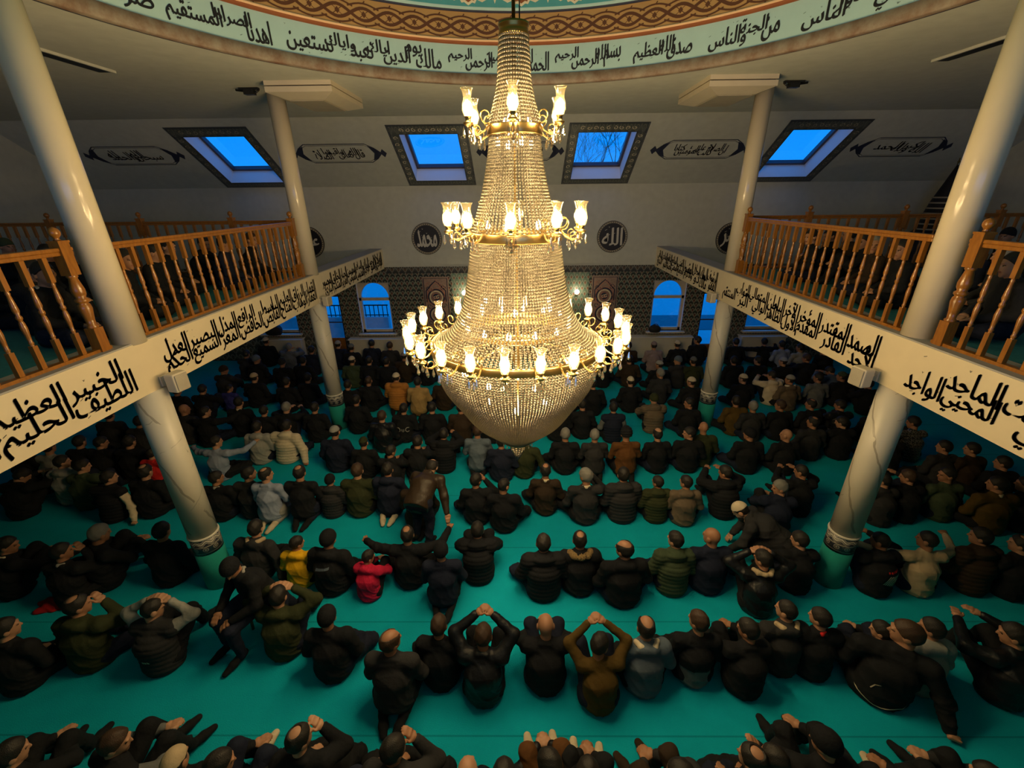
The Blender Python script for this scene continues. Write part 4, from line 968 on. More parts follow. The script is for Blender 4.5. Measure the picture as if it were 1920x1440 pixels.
def socks_mesh(pk, sides):
    P = POSES[pk]; pr = []
    for sd in sides:
        a, t = P['an' + sd], P['to' + sd]; d = (t - a) / np.linalg.norm(t - a); k = P['kn' + sd]
        pr += [cap_(a + (k - a) * .22, a, .043, .045), cap_(a - d * .03, a + (t - a) * .6, .043, .044), cap_(a + (t - a) * .6, t + d * .03, .044, .032, (1.1, 1, .85))]
    F = Field(pr, .0095, .02); F.half((0, 0, -1), -.001); return F.mesh('socks_' + pk)
HC = np.array([0, -.012, .02]); HR = np.array([.078, .097, .102])
def hair_mesh(k):
    g = {'z': .005, 'c': .013, 'k': .019}.get(k, .013)
    if k == 'u':
        F = Field([ell_((0, -.02, .025), np.array([.112, .128, .128])), cap_((0, -.05, -.06), (0, -.075, -.17), .095, .115, (1.15, 1, 1))], .0085, .05)
        F.cut(ell_((0, .13, -.03), np.array([.075, .12, .125]))); F.ripple(wrinkle); return F.mesh('hood_up')
    if k == 'd':      # long beard
        F = Field([ell_((0, .04, -.085), np.array([.062, .062, .06])), ell_((0, .07, -.13), np.array([.035, .03, .045]))], .008, .03); return F.mesh('beard')
    if k == 'w': F = Field([ell_(HC + (0, -.005, .022), HR + .028)], .0085, .02); F.ripple(lambda X, Y, Z: .004 * np.sin(120 * Z + 40 * Y)); F.half((0, .35, -1), -.005); F.half((0, 0, -1), .01); return F.mesh('turban')
    F = Field([ell_(HC, HR + g)], .0075, .02)
    if k == 'c': F.half((0, .12, -1), -.045); return F.mesh('skullcap')
    if k == 'k': F.half((0, .45, -1), .0); F.ripple(lambda X, Y, Z: .0012 * np.sin(300 * np.arctan2(X, Y + .012) / 6)); return F.mesh('beanie')
    F.ripple(lambda X, Y, Z: .003 * np.sin(70 * X + 30 * Y) * np.sin(60 * Z + 20 * Y))
    F.half((0, .75, -.66), .008 if k != 'f' else .02); F.half((0, 0, -1), .078)
    if k == 'b': F.cut(ell_((0, -.045, .135), np.array([.058, .062, .055])))
    if k == 'm': F.cut(ell_((0, .0, .13), np.array([.068, .12, .085])))
    return F.mesh('hair_' + k)
def extra_mesh(pk, kind):
    P = POSES[pk]; nk, pel = P['nk'], P['pel']; ax = (nk - pel) / np.linalg.norm(nk - pel); bk = np.array([0, -ax[2], ax[1]])
    if kind == 'collar':
        F = Field([cap_(nk + bk * .05 + ax * .028 + (-.045, .02, 0), nk + bk * .062 + ax * .03, .022), cap_(nk + bk * .062 + ax * .03, nk + bk * .05 + ax * .028 + (.045, .02, 0), .022)], .007, .01); return F.mesh('collar')
    if kind == 'lining':     # pale inside of a lowered hood
        F = Field([cap_(nk + bk * .09 + ax * .035 + (x0, y0, 0), nk + bk * .09 + ax * .035 + (x1, y1, 0), .030) for x0, y0, x1, y1 in ((-.11, .07, -.07, .01), (-.07, .01, 0, -.01), (0, -.01, .07, .01), (.07, .01, .11, .07))], .008, .02); F.ripple(wrinkle); return F.mesh('hood_lining')
    if kind == 'fur':
        F = Field([cap_(nk + bk * .095 + ax * .02 + (x0, y0, 0), nk + bk * .095 + ax * .02 + (x1, y1, 0), .042) for x0, y0, x1, y1 in ((-.13, .07, -.08, .0), (-.08, .0, 0, -.02), (0, -.02, .08, .0), (.08, .0, .13, .07))], .007, .02)
        F.ripple(lambda X, Y, Z: .006 * np.sin(190 * X + 60 * Z) * np.sin(170 * Z - 90 * Y)); return F.mesh('fur_trim')
_fab = {}
COLS = dict(K=((.0085, .0095, .0125), 'black'), D=((.026, .026, .029), 'dark grey'), N=((.010, .014, .032), 'navy'), G=((.030, .036, .014), 'olive green'), B=((.11, .045, .013), 'brown'), M=((.032, .020, .012), 'dark brown'),
            W=((.60, .50, .36), 'cream'), L=((.30, .29, .27), 'light grey'), A=((.27, .31, .42), 'pale blue'), Y=((.72, .40, .012), 'yellow'), R=((.50, .012, .055), 'pink'), T=((.36, .23, .09), 'tan'), O=((.42, .17, .035), 'rust orange'),
            E=((.045, .065, .035), 'dark green'), U=((.035, .035, .20), 'purple blue'), Z=((.13, .135, .14), 'grey'), X=((.13, .095, .065), 'taupe'), I=((.46, .35, .22), 'beige'), V=((.085, .050, .010), 'mustard brown'), S=((.10, .13, .17), 'slate blue'), P=((.24, .18, .19), 'mauve grey'), Q=((.55, .02, .02), 'red'))
def fabric(c, leather=False):
    if (c, leather) not in _fab:
        col = COLS[c][0]; m = simple(('%s_leather' if leather else '%s_cloth') % COLS[c][1].replace(' ', '_'), col, .45 if leather else .88, var=.25, nscale=9, bmp=.55, bscale=26, spec=.3 if leather else .25)
        _fab[(c, leather)] = m
    return _fab[(c, leather)]
M['skins'] = [simple('skin_tone', c, .55, var=.08) for c in ((.42, .21, .12), (.36, .17, .09), (.47, .25, .15), (.28, .13, .07))]
M['eye'] = simple('eye_dark', (.02, .015, .012), .3); M['lip'] = simple('lip', (.30, .11, .08), .5)
M['hairs'] = dict(k=simple('black_hair', (.012, .009, .007), .6, bmp=.4, bscale=150), n=simple('brown_hair', (.045, .022, .010), .6, bmp=.4, bscale=150), g=simple('grey_hair', (.20, .19, .175), .65, bmp=.4, bscale=150))
M['furry'] = simple('tan_fur', (.26, .17, .07), .95, var=.5, nscale=50, bmp=1, bscale=120)
M['plaid'] = tile_mat('plaid_cloth', (.02, .02, .02), (.30, .28, .24), (.12, .11, .10), (.02, .02, .02), .06, .06)
def head_px(hx, hy, z):
    d = CAM_M.T @ np.array([hx - CAM_CX, hy - 720, CAM_F]); return EYE + d * ((z - 4.9) / d[2])
GN = dict(J='coat', P='padded jacket', H='hooded jacket', S='suit jacket', F='fur hooded parka', T='sweater', V='vest', Q='short sweater')
HN = dict(h='short hair', b='a bald crown', m='a balding head', B='a bald head', z='cropped hair', c='skullcap', k='beanie', u='hood up', w='turban', f='thick fringe')
HCW = dict(k='black', n='brown', g='grey')
def slot(o, i, mat):
    o.material_slots[i].link = 'OBJECT'; o.material_slots[i].material = mat
def child(name, me, parent, mat, mtx=None):
    o = bpy.data.objects.new(name, me); COL.objects.link(o); o.parent = parent; slot(o, 0, mat)
    if mtx is not None: o.matrix_local = mtx
    return o
def project(me, pts, lift=.006):
    """lays (x,z) points on the back of a garment"""
    bvh = BVHTree.FromPolygons([v.co for v in me.vertices], [p.vertices[:] for p in me.polygons]); out = []
    for x, z in pts:
        h = bvh.ray_cast(Vector((x, -1, z)), Vector((0, 1, 0)))[0]; out.append((x, (h.y if h else -.17) - lift, z))
    return out
people = []; _seats = []
def person(hx, hy, pose, yaw, hyaw, gar, col, hair, sc=1.0, z0=0, label=None, group=None, row='', opt=''):
    """hair: style letter + colour letter; gar letter + optional l for leather; opt: key=value list of extras"""
    op = dict(t.split('=') if '=' in t else (t, '1') for t in opt.split(';') if t)
    P = POSES[pose]; ya = math.radians(yaw); c = P['hd'] * sc
    R = rotm(ya); W_ = head_px(hx, hy, z0 + c[2]); o3 = W_ - R @ c; o3[2] = z0
    if z0:                                  # gallery: keep well behind the railing
        xm = 5.02 + rnd.uniform(0, .12); hd_ = R @ c
        if abs(o3[0]) < xm:
            d = CAM_M.T @ np.array([hx - CAM_CX, hy - 720, CAM_F]); o3[0] = math.copysign(xm, d[0]); o3[1] = d[1] * o3[0] / d[0] - hd_[1]
        while any(math.hypot(o3[0] - a, o3[1] - b) < .66 for a, b in _seats):      # the next free place further in
            o3[0] += math.copysign(.22, o3[0]); o3[1] = d[1] * o3[0] / d[0] * .5 + o3[1] * .5
        o3[1] = min(o3[1], 8.3); _seats.append((o3[0], o3[1]))
    body = cached(('b', pose, hyaw), lambda: body_mesh(pose, math.radians(hyaw)))
    o = bpy.data.objects.new('person', body); COL.objects.link(o); o.location = o3; o.rotation_euler = (0, 0, ya)
    wx = rnd.uniform(.96, 1.05) * float(op.get('fat', 1)); o.scale = (sc * wx, sc, sc)
    sk = M['skins'][rnd.randrange(3)] if 'skin' not in op else M['skins'][int(op['skin'])]
    slot(o, 0, sk); slot(o, 1, M['eye']); slot(o, 2, M['lip'])
    kind = gar[0]; lea = 'l' in gar
    nm = dict(J='coat', P='padded_jacket', H='hooded_jacket', S='suit_jacket', F='parka', T='sweater', V='vest', Q='sweater')[kind]
    gm = cached(('g', pose, kind), lambda: garment_mesh(pose, kind))
    go = child(nm, gm, o, M['plaid'] if 'plaid' in op else fabric(col, lea))
    if kind == 'V':
        for sd in 'LR': child('sleeve', cached(('g', pose, 'W', sd), lambda: garment_mesh(pose, 'W', sd)), o, fabric(op.get('sl', 'L') if not ('one' in op and sd == 'L') else col))
    if kind == 'Q': child('shirt', cached(('g', pose, 'U'), lambda: garment_mesh(pose, 'U')), o, fabric(op.get('sl', 'Z')))
    child('trousers', cached(('t', pose), lambda: trousers_mesh(pose)), o, fabric(op.get('tr', 'K' if rnd.random() < .7 else 'N')))
    for sd in 'LR': child('sock', cached(('s', pose, sd), lambda: socks_mesh(pose, sd)), o, fabric(op.get('so', 'K')))
    hc, HRm = head_frame(P, math.radians(hyaw)); mt = Matrix(((*HRm[0], hc[0]), (*HRm[1], hc[1]), (*HRm[2], hc[2]), (0, 0, 0, 1)))
    st, hcol = hair[0], (hair[1] if len(hair) > 1 else 'k')
    if st in 'ckuw': 
        child(dict(c='skullcap', k='beanie', u='hood', w='turban')[st], cached(('h', st), lambda: hair_mesh(st)), o, fabric(hcol), mt)
        if st == 'c': child('hair', cached(('h', 'z'), lambda: hair_mesh('z')), o, M['hairs']['k'], mt)
    elif st != 'B': child('hair', cached(('h', st), lambda: hair_mesh(st)), o, M['hairs'][hcol], mt)
    if 'beard' in op: child('beard', cached(('h', 'd'), lambda: hair_mesh('d')), o, M['hairs'][op['beard'] if op['beard'] in 'kng' else 'k'], mt)
    for e, en in (('collar', 'shirt_collar'), ('lining', 'hood_lining'), ('fur', 'fur_trim')):
        if e in op: child(en, cached(('x', pose, e), lambda: extra_mesh(pose, e)), o, M['furry'] if e == 'fur' else fabric(op[e]))
    hw = (HCW.get(hcol, '') if st not in 'ckuw' else COLS[hcol][1])
    ht = {'h': hw + ' hair', 'f': 'thick ' + hw + ' hair', 'z': 'cropped hair', 'b': 'bald crown', 'm': 'balding head', 'B': 'bald head'}.get(st) or (hw + ' ' + HN[st])
    gt = ('leather jacket' if lea else GN[kind])
    if 'plaid' in op: gt = 'checked shirt'
    people.append((o, row, hx, '%s %s' % (COLS[col][1] if 'plaid' not in op else 'grey', gt), ht, label)); o['category'] = 'person'
    if group: o['group'] = group
    return o, go, gm
# x y of the head in the photo, pose, body turn, head turn, garment, colour, hair, size, extras (| label)
ROWS = {}
ROWS['front'] = """
22 1412 n 8 -40 J K hk 1 so=K
217 1392 n -25 -40 V K hn 1 sl=Z | person with brown hair turned aside, grey sleeve reaching left, at the lower left corner
330 1428 x 0 0 J K cI 1 | person in beige skullcap at the bottom edge, left of the seated row
412 1432 n -10 -40 J K hk 1 so=W
562 1384 r 5 -40 J K bk 1 | person with bald crown and raised hand at the bottom edge, left of centre
668 1490 n 0 0 J D hk 1 so=I
739 1404 r 0 -40 H D hk 1 | person with black hair and dark grey jacket, hand at face, bottom edge centre
877 1447 x 0 0 T D B 1 | person whose bald head just shows at the bottom edge
945 1452 x 0 0 J K hk 1
1030 1432 n 8 40 Jl K hk 1 so=W;tr=B
1102 1450 n -8 0 J K hk 1 so=W;tr=K
1275 1452 n 25 40 J D hk 1 so=M;tr=M
1410 1422 r 0 40 J K bk 1 | person with bald crown and clasped hands at the bottom edge, right of centre
1450 1424 x 0 40 H D hk 1
1547 1392 n 0 40 J K kK 1 | person in large black beanie at the bottom edge, right of centre
1735 1482 n 0 0 J K hk 1 so=W
1850 1458 n 15 40 J D hk 1 so=K
"""
ROWS['second'] = """
12 1178 x 0 -40 J K hk 1
147 1135 r 0 -40 H G bk 1.04 | person in olive green hooded jacket, leftmost full figure of the second row
287 1142 e -5 -40 V D zk 1.02 sl=L;tr=K;logo=1 | person in grey vest with white sleeves, hands at face, second row left
522 1118 e 0 0 H G hk 1.02 | person in dark olive jacket with elbows spread wide, second row
614 1156 x 0 0 J K kK 1 | person in black beanie and black coat beside a kneeling man, second row
733 1202 k 0 -40 J D mn 1 so=K | kneeling person in dark grey coat with balding head, feet showing, second row
823 1172 x 0 0 J K hn .98
906 1192 t 0 0 Jl K hn 1.02 | person in black leather jacket with both hands on top of head, second row
1023 1172 n 0 0 J K B 1.02 | person with shiny bald head and black coat, second row centre
1124 1208 t 0 -40 T V hk 1 | person in mustard brown sweater, head bowed between raised arms, second row
1211 1176 x 0 0 H S mk 1.02 lining=W | balding person in slate grey hoodie with cream hood lining, second row
1309 1164 x 0 40 Q K hn 1 sl=Z | person in black top with grey shirt hem showing, second row
1402 1180 n 0 40 J K hk 1
1474 1144 x 0 40 H D zk 1 lining=I | person with cropped hair and beige hood lining, dark jacket, second row right
1537 1158 x 0 40 J K hk .95 collar=Q | person in black coat with red collar, second row right
1652 1182 n 0 40 J K hk .9
1697 1186 l -25 80 J K hn 1.12 fat=1.15;piping=1 | big black coat with white piping, leaning on one hand on the carpet
1746 1178 x 0 40 H L hk .98 | person with black hair and pale grey hoodie, right part of second row
1900 1190 a 10 40 Jl K hk 1.05 | person in shiny dark jacket at the right edge, second row
"""
ROWS['third'] = """
15 1022 n -20 -40 J K hk 1 collar=W;so=K
117 1034 r 0 -40 J K hk 1 collar=L | person in black coat with pale collar, beside the red garment on the carpet
187 1000 n -25 0 J K hg 1.08 fat=1.1;so=M | big person in black coat with greying hair, dark socks ahead, third row left
304 995 x 0 0 J K hk 1.04 | person in black coat just left of the nearer left column
480 990 l 0 0 H D hk 1.02 lining=I | person in dark jacket with beige hood, right of the nearer left column
557 1018 x 0 -40 H Y fk .84 | child in bright yellow hoodie
616 1010 x -5 0 H K kK 1.03 stripe=1 | person in black hooded jacket with pale back stripe, beside the yellow hoodie
691 1044 n -10 -40 H R hk .80 | child in bright pink hoodie
764 1002 g 0 0 J K bk 1 | person in black coat with bald crown, right of the pink hoodie
827 1032 k 0 0 J N kK .96 | person in black beanie and navy coat, third row
895 994 n 0 0 P K hk 1 | person in glossy black padded jacket, third row left of the gap
1019 1018 x 0 0 P K hk 1.03 | person in black hooded padded jacket, third row right of the gap
1087 1012 x 0 0 F K bk 1 fur=1 | person in black parka with tan fur hood trim
1170 1030 x 5 40 H K mk 1.02 fat=1.1 | balding person in bulky black hooded coat, third row centre
1266 1012 x 0 40 P E hk 1 | person in dark green padded jacket, third row
1334 1006 x 0 40 J N B 1.04 | bald person in navy coat, third row
1430 1048 e -5 40 Jl K hk 1 lining=I | person in black leather jacket with beige hood lining, elbows out, third row right
1499 1012 n 0 40 J K hk .98 | person in black coat just left of the nearer right column foot
1650 1014 a 0 40 H K zk 1 skin=3;wing=1 | person in black sweatshirt with white wing print on the back
1738 1012 g 0 40 T I zk 1.02 | person in beige sweater with arms stretched aside
1838 1006 x 0 40 P M hk 1.04 | person in dark brown hooded padded jacket, right edge of third row
1912 1020 x 0 40 J K bk 1
"""
ROWS['fourth'] = """
42 892 o 0 -40 J K hk 1
117 866 x 0 -40 H L hk 1 | person in pale grey hoodie under the near left beam
155 874 n 0 -40 J E hk 1.02
205 895 l 0 -40 V K hk 1 sl=W;one=1 | person in black vest with one cream sleeve, left of the nearer left column
273 884 x 0 0 J K bk 1.04
406 896 x 0 -40 J K hk .96 collar=L
467 888 x 0 -40 J D hk 1
499 890 k 0 -40 S A bk 1 so=W;tr=L | kneeling person in pale blue blazer with white soles, fourth row
562 886 k 0 0 S K bk 1.0 so=K
619 900 x 0 0 P D kK .84 | child in dark grey padded jacket and dark beanie, fourth row
670 882 x 0 0 J G hn 1.04
727 880 k 0 0 H N hk .98 so=W | kneeling person in navy hooded coat with pale soles, fourth row
781 902 k 0 -40 J M hn .98
810 876 w -12 0 Jl M mk 1.0 tr=N | person in brown leather jacket bending over while stepping through the row
893 900 r 0 -40 J K hk .98
945 910 x 0 -40 J K zk 1
1023 882 x 0 0 S M bk 1 collar=W | person in dark brown suit with white collar, fourth row
1098 892 r 0 40 S D hg 1.06 collar=W | grey haired person in dark grey suit, fourth row
1169 890 x 0 0 P D hk 1.04
1233 904 x 0 40 P G hk .88 | child in olive padded jacket, fourth row
1286 904 x 0 40 H X hk .94 | person in taupe hooded coat beside the child in olive
1360 886 a 0 40 P K hk 1.02
1462 914 n -5 80 J N hg 1.02 | grey haired person in navy coat facing sideways, fourth row
1502 884 a 0 40 J K zk 1
1655 900 n 0 40 J D hk 1
1702 894 a 0 40 J K hn 1
1775 890 x 0 80 T E hk 1.02 | person in dark green sweater looking aside, right of the nearer right column
1870 908 x 0 40 J V hk 1.04 fat=1.15;collar=W | person in brown fleece with white collar, right edge of fourth row
1922 908 x 0 40 J K hk 1
"""
ROWS['fifth'] = """
42 840 x 0 -40 J K hk 1
92 838 x 0 0 T L hk 1 | person in striped pale shirt half hidden under the near left beam
150 828 x 0 0 J K hk 1
190 830 n 0 -40 J K hk 1
243 828 x 0 0 J K hk 1.02
285 850 x 0 0 J Q hk .84 | person in bright red jacket half hidden by the nearer left column
405 828 g 0 -40 T A hk 1 | person in pale blue shirt with arms lifted forward
482 800 x 0 0 H L hk 1 | person in pale grey hoodie, right of the pale blue shirt
537 798 l 0 0 P W hk 1 | person in cream padded jacket
628 810 x 0 0 J N cL 1.03 | person in grey skullcap and navy coat, fifth row
682 830 x 0 0 J K cG .92 | person in olive green skullcap, fifth row
733 846 n 0 -40 J K hk .95
783 828 n 0 0 J K hk 1
832 814 a 0 0 P K hk 1
895 808 k 0 0 S S hn 1 | person in slate blue blazer, left of the chandelier tip
940 828 x 0 0 J N hk 1
988 822 l 0 0 J G hg 1 | person in loose olive robe behind the chandelier tip
1060 814 x 0 0 S K hg 1.02 | grey haired person in black suit, right of the chandelier tip
1115 816 k 0 0 S D hg .97
1174 814 k 0 0 S B wK 1 | person in brown blazer and black turban, fifth row
1233 814 x 0 0 S K mk 1
1292 812 x 0 80 J K hk 1
1319 802 x 0 0 J G B 1 | bald person in olive jacket beside the far right column foot
1405 814 x 0 40 J K kK 1
1474 816 x 0 40 J K B 1
1524 792 x 0 40 J D bk 1
1578 792 n 0 40 J K hk 1
1668 816 n 0 0 J K hk 1
1712 792 n 0 40 T Z hk 1.04 plaid=1 | person in checked shirt half hidden by the near right beam
1770 838 x 0 40 J D hk 1
1822 842 x 0 40 J M hk 1
1880 868 x 0 40 J K hk 1
"""
ROWS['sixth'] = """
205 778 x 0 0 J D hk 1
262 790 x 0 0 J D hk 1
346 768 x 0 -40 J D Bk 1
385 772 g 0 -40 J K hk 1
448 754 x 0 0 S K hk 1.02 collar=W | person in black suit with white collar, sixth row left
495 770 x 0 0 J K hk .95
537 764 a 0 0 J K hg 1
590 764 x 0 0 J K hk 1
668 750 x 0 0 J K hk 1
716 780 x 0 0 Jl K hn 1
757 766 x 0 0 J K hk .97 letters=1 | person in black varsity jacket with pale letters across the back
810 764 x 0 0 J K hk 1
864 764 k 0 0 J M hk 1
920 765 x 0 0 J K hk 1
1045 762 x 0 0 J K hk 1
1092 758 x 0 0 S K hk 1
1150 764 x 0 0 V N hk 1 sl=Z | person in dark vest with grey sleeves, sixth row
1226 748 n 0 0 P X kG 1.02 | person in taupe padded jacket and green hat, sixth row
1292 756 x 0 80 J K hk 1
1380 752 x 0 0 J V hk 1 | person in mustard brown coat right of the far right column foot
1412 762 x 0 0 J D hg 1
1463 760 x 0 40 J K hn 1
1520 758 x 0 40 J K bk 1
1575 760 n 0 40 Jl K hk 1
1640 768 x 0 0 J K hk 1
"""
ROWS['seventh'] = """
332 732 x 0 0 J K hk 1
380 730 n 0 0 J K hk 1
430 728 x 0 -40 T U hk .78 | child in purple blue top, seventh row left
477 708 x 0 0 J K cI 1 | person in beige skullcap, seventh row left
537 716 x 0 0 J K hk 1
577 708 x 0 0 S K hk 1.02
652 722 n 0 0 J K hk 1
691 714 x 0 0 J K zn 1
743 708 k 0 0 P O cW 1 | person in rust orange padded vest and white cap
783 716 k 0 0 J T hk 1 | person in tan coat, right of the rust orange vest
832 712 x 0 0 J M hk 1
880 716 x 0 0 J K hk 1
1060 722 x 0 0 J K hk 1
1112 720 x 0 0 J K hk 1
1182 715 x 0 0 J K cW 1 | person in cream skullcap, seventh row centre right
1238 700 x 0 40 J D hg 1.02
1296 716 x 0 40 J K cW 1 | person in white skullcap left of the far right column
1393 710 x 0 40 J K cW 1 | person in white skullcap right of the far right column
1447 704 a 0 40 H W hk 1 | person in cream hoodie, seventh row right
1481 712 x 0 40 H X cL 1 lining=W | person in taupe vest with cream hood and pale cap, seventh row right
1534 708 x 0 40 S Z hk 1 | person in grey tweed jacket, seventh row right
1578 706 x 0 40 J K cE 1 | person in green skullcap, seventh row right
1628 720 n 0 40 J K hk 1
"""
ROWS['eighth'] = """
420 694 n 0 -40 J D kM 1
481 674 x 0 -40 J K kS 1 | person in slate blue beanie, eighth row left
529 680 x 0 0 J K kD 1
568 676 x 0 0 J K hk 1.03
660 676 x 0 0 J E cW 1 | person in white skullcap right of the far left column
692 676 x 0 0 J K hk 1
724 678 x 0 0 J K hk 1
758 668 x 0 0 J M cP 1 | person in pinkish skullcap, eighth row
798 672 x 0 0 J K hk 1
1130 675 x 0 0 J K hk 1
1180 674 x 0 0 J M hk 1
1236 684 x 0 40 J K cL .98 | person in pale grey cap, eighth row
1271 676 x 0 80 H D kS 1 | person in slate blue beanie looking aside, eighth row
1300 677 x 0 0 J G cZ 1
1376 676 x 0 0 J K hk 1
1421 676 x 0 40 J K hk 1
1468 678 x 0 40 J K cA 1 | person in pale blue skullcap, eighth row
1512 672 n 0 40 J K hn 1
1556 696 o 0 40 J S hk 1 | hunched person in slate blue jacket, eighth row right
1604 690 x 0 40 J D hk 1
"""
ROWS['ninth'] = """
462 664 n 0 0 J D hk 1.02
499 640 x 0 0 J K cW 1.04 | person in white skullcap, leftmost of the row by the far wall
542 651 a 0 0 J Z hg 1 | person in grey coat near the far left radiator cover
584 656 x 0 0 J N hk 1
634 646 x 0 0 J N cL 1
659 652 x 0 0 J K cZ 1
697 644 x 0 0 S N hk 1
731 648 x 0 0 S D hn 1
774 652 x 0 0 J M hk 1
1128 652 x 0 0 J K hk 1
1179 648 k 0 0 J M hk 1
1226 648 k 0 0 J P cP 1 | person in mauve grey shirt, near the right radiator cover
1270 646 x 0 0 J K cW 1 | person in white topped cap, near the right radiator cover
1308 638 x 0 40 J K hk 1.04
1380 641 x 0 0 J K hk 1
1433 641 g 0 0 J K hk 1
1466 646 x 0 0 T A hk 1 | person in pale blue shirt, right part of the row by the far wall
1500 652 x 0 40 T L hk 1 | person in white shirt, right end of the row by the far wall
1545 658 x 0 40 J K hk 1
"""
def run_row(name, text, z0=0, place='row'):
    for ln in text.strip().splitlines():
        ln, _, lab = ln.partition('|'); t = ln.split()
        o, go, gm = person(float(t[0]), float(t[1]), t[2], float(t[3]) + rnd.uniform(-4, 4), float(t[4]), t[5], t[6], t[7], float(t[8]) if len(t) > 8 else 1., z0, lab.strip() or None, 'people seated in the %s %s' % (name, place), name, t[9] if len(t) > 9 else '')
        op = t[9] if len(t) > 9 else ''
        if 'wing' in op:
            D = []; F = []
            for k in range(6):
                pts = [(.02 + .030 * k - .09 * s + .03 * s * s, .40 - .02 * k * 0 - .13 * s - .012 * k * s) for s in np.linspace(0, 1, 6)]
                n = len(D); a = project(gm, [(x - .010, z) for x, z in pts]); b = project(gm, [(x + .010, z) for x, z in pts]); D += a + b; F += [(n + i, n + 6 + i, n + 7 + i, n + i + 1) for i in range(5)]
            link('back_print', np_mesh('back_print', D, F, mats=[fabric('W')]), go)
            D, F = [], []
            for k in range(5):
                n = len(D); x = -.01 + .032 * k; D += project(gm, [(x, .435), (x + .02, .435), (x + .02, .455), (x, .455)]); F.append((n, n + 1, n + 2, n + 3))
            link('red_lettering', np_mesh('red_lettering', D, F, mats=[fabric('Q')]), go)
        if 'stripe' in op:
            a = project(gm, [(x, .445 + .15 * x) for x in np.linspace(-.10, .07, 8)]); b = project(gm, [(x, .47 + .15 * x) for x in np.linspace(-.10, .07, 8)])
            link('back_stripe', np_mesh('back_stripe', a + b, [(i, i + 1, 9 + i, 8 + i) for i in range(7)], mats=[fabric('S')]), go)
        if 'logo' in op:
            D, F = [], []
            for k in range(3): n = len(D); D += project(gm, [(-.04 + .028 * k, .25), (-.018 + .028 * k, .25), (-.018 + .028 * k, .285 - .006 * k), (-.04 + .028 * k, .28 + .004 * k)]); F.append((n, n + 1, n + 2, n + 3))
            link('small_logo', np_mesh('small_logo', D, F, mats=[fabric('W')]), go)
        if 'letters' in op:
            K = Decal(None)
            for x0, sh in ((-.12, 'D'), (-.01, 'u'), (.07, 'C')):
                q = dict(D=[(0, 0), (0, .10), (.04, .10), (.07, .07), (.07, .03), (.04, 0), (0, 0)], u=[(0, .07), (0, .02), (.02, 0), (.04, .02), (.04, .07)], C=[(.07, .09), (.03, .10), (0, .07), (0, .03), (.03, 0), (.07, .01)])[sh]
                K.stroke([(x0 + x, .30 + z) for x, z in q], .018)
            link('back_letters', np_mesh('back_letters', project(gm, K.v), K.f, mats=[fabric('L')]), go)
        if 'piping' in op:
            K = Decal(None); K.stroke([(x, .06 + .10 * (x / .2) ** 2) for x in np.linspace(-.19, .16, 14)], .008); K.stroke([(-.10, .22), (-.08, .27), (-.05, .30)], .008)
            link('piping', np_mesh('piping', project(gm, K.v, .008), K.f, mats=[fabric('W')]), go)
for nm, tx in ROWS.items(): run_row(nm, tx)
# two people apart from the rows
def solo(*a, **k): return person(*a, **k)
solo(432, 1066, 's', 150, 40, 'J', 'K', 'kK', 1.0, row='solo', label='person in black cap and coat sitting on a low stool beside the nearer left column', opt='collar=L;so=K')
solo(1388, 957, 'q', 62, 0, 'J', 'D', 'cW', 1.05, row='solo', label='stooping person in white skullcap and dark coat lowering himself to the carpet', opt='beard=k')
st = people[-2][0]; R = rotm(st.rotation_euler.z); c = np.array(st.location) + R @ np.array([0, -.02, 0])
o = tag(empty('stool', (c[0], c[1], 0), st.rotation_euler.z), 'low wooden stool under the seated person in the black cap', 'stool')
m = MB(); m.box(-.18, .18, -.17, .17, .405, .44); bevel(m.build('seat', M['wood'], o), .01)
for x in (-1, 1):
    for y in (-1, 1): m = MB(); m.tube([(.15 * x, .14 * y, .405), (.17 * x, .16 * y, 0)], .018, 8); m.build('leg', M['wood'], o)
ROWS_G = {'left gallery': """
12 462 x -60 -40 J K kE 1
74 528 x -70 -40 S K hk 1 collar=W
98 578 n -70 -40 J K hk 1
35 600 x -60 0 J K hk 1
115 560 x -80 40 J D cW .95
150 600 n -60 0 J K hk 1
250 560 x -60 -40 J K hk 1
300 500 x -70 0 J K hk 1
335 492 x -60 -40 J K hk 1
392 470 n -70 -40 J K hk 1
430 520 x -60 0 J N hk 1
485 455 x -60 -40 J K hn 1
""", 'right gallery': """
1888 442 x 60 40 J K kK 1
1905 520 x 70 0 J D hk 1
1830 580 x 60 0 J D hg 1
1870 640 n 60 40 J K hk 1
1790 520 x 70 0 J N hk 1
1700 478 x 60 40 J K hk 1
1628 492 x 60 80 J M hg 1
1606 478 n 60 40 J K hk 1
1560 520 x 60 0 J M hk 1
1525 462 x 60 40 J K hk 1
1490 520 n 60 40 J K hk 1
"""}
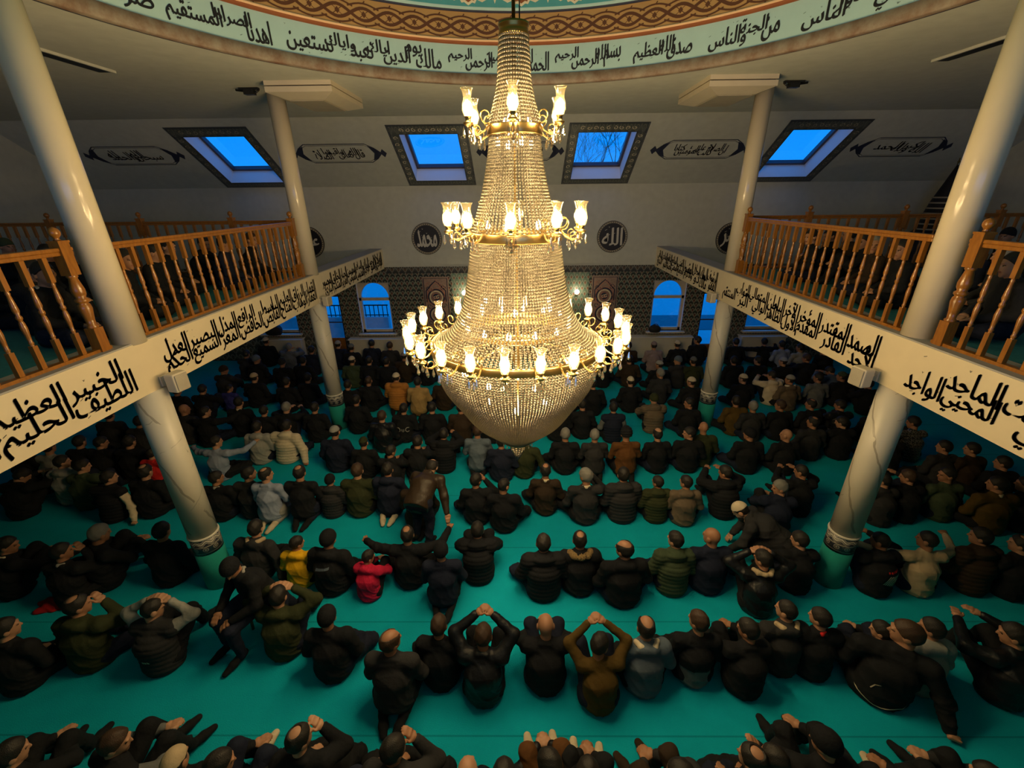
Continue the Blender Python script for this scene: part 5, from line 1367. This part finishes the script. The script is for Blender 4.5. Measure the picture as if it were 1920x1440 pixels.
for nm, tx in ROWS_G.items(): run_row(nm, tx, ZG, '')
# labels: rows counted from the camera, people counted from the left
ORD = 'first second third fourth fifth sixth seventh eighth ninth tenth eleventh twelfth thirteenth fourteenth fifteenth sixteenth seventeenth eighteenth nineteenth twentieth'.split() + ['twenty-' + w for w in 'first second third fourth fifth sixth seventh eighth ninth'.split()] + ['thirtieth'] + ['thirty-' + w for w in 'first second third fourth fifth'.split()]
byrow = {}
for p in people: byrow.setdefault(p[1], []).append(p)
for row, ps in byrow.items():
    ps.sort(key=lambda p: p[2])
    for i, (o, _, hx, gt, ht, lab) in enumerate(ps):
        if lab: o['label'] = lab
        elif 'gallery' in row: o['label'] = 'person in %s, %s, %s from left on %s' % (gt, ht, ORD[i], row)
        else: o['label'] = 'person in %s, %s, %s from left in %s' % (gt, ht, ORD[i], 'row at lower edge' if row == 'front' else row + ' row')
# red and black garment lying on the carpet
def lump(loc, rad, seed):
    bm = bmesh.new(); bmesh.ops.create_icosphere(bm, subdivisions=4, radius=1); rg = random.Random(seed); ph = [rg.uniform(0, 6) for _ in range(4)]
    for v in bm.verts:
        p = v.co; k = 1 + .16 * math.sin(4 * p.x + ph[0]) * math.cos(5 * p.y + ph[1]) + .08 * math.sin(11 * p.x + 7 * p.y + ph[2])
        p.x *= rad[0] * k; p.y *= rad[1] * k; p.z = max(p.z * rad[2] * k, -.0) + .002
    me = bpy.data.meshes.new('cloth_heap'); bm.to_mesh(me); bm.free(); me.polygons.foreach_set('use_smooth', [True] * len(me.polygons)); return me
g = head_px(108, 1128, 0.05)
o = tag(empty('crumpled_jacket', (g[0], g[1], 0), .25), 'crumpled red and black jacket lying on the carpet near the left edge', 'jacket')
link('red_body', lump(0, (.25, .13, .10), 4), o, fabric('Q')); e = link('black_lining', lump(0, (.08, .05, .11), 9), o, fabric('K')); e.location = (.02, .0, 0)
e = link('sleeve', lump(0, (.17, .06, .07), 2), o, fabric('Q')); e.location = (.22, .08, 0); e.rotation_euler = (0, 0, .5)
bpy.data.objects.remove(_fo)
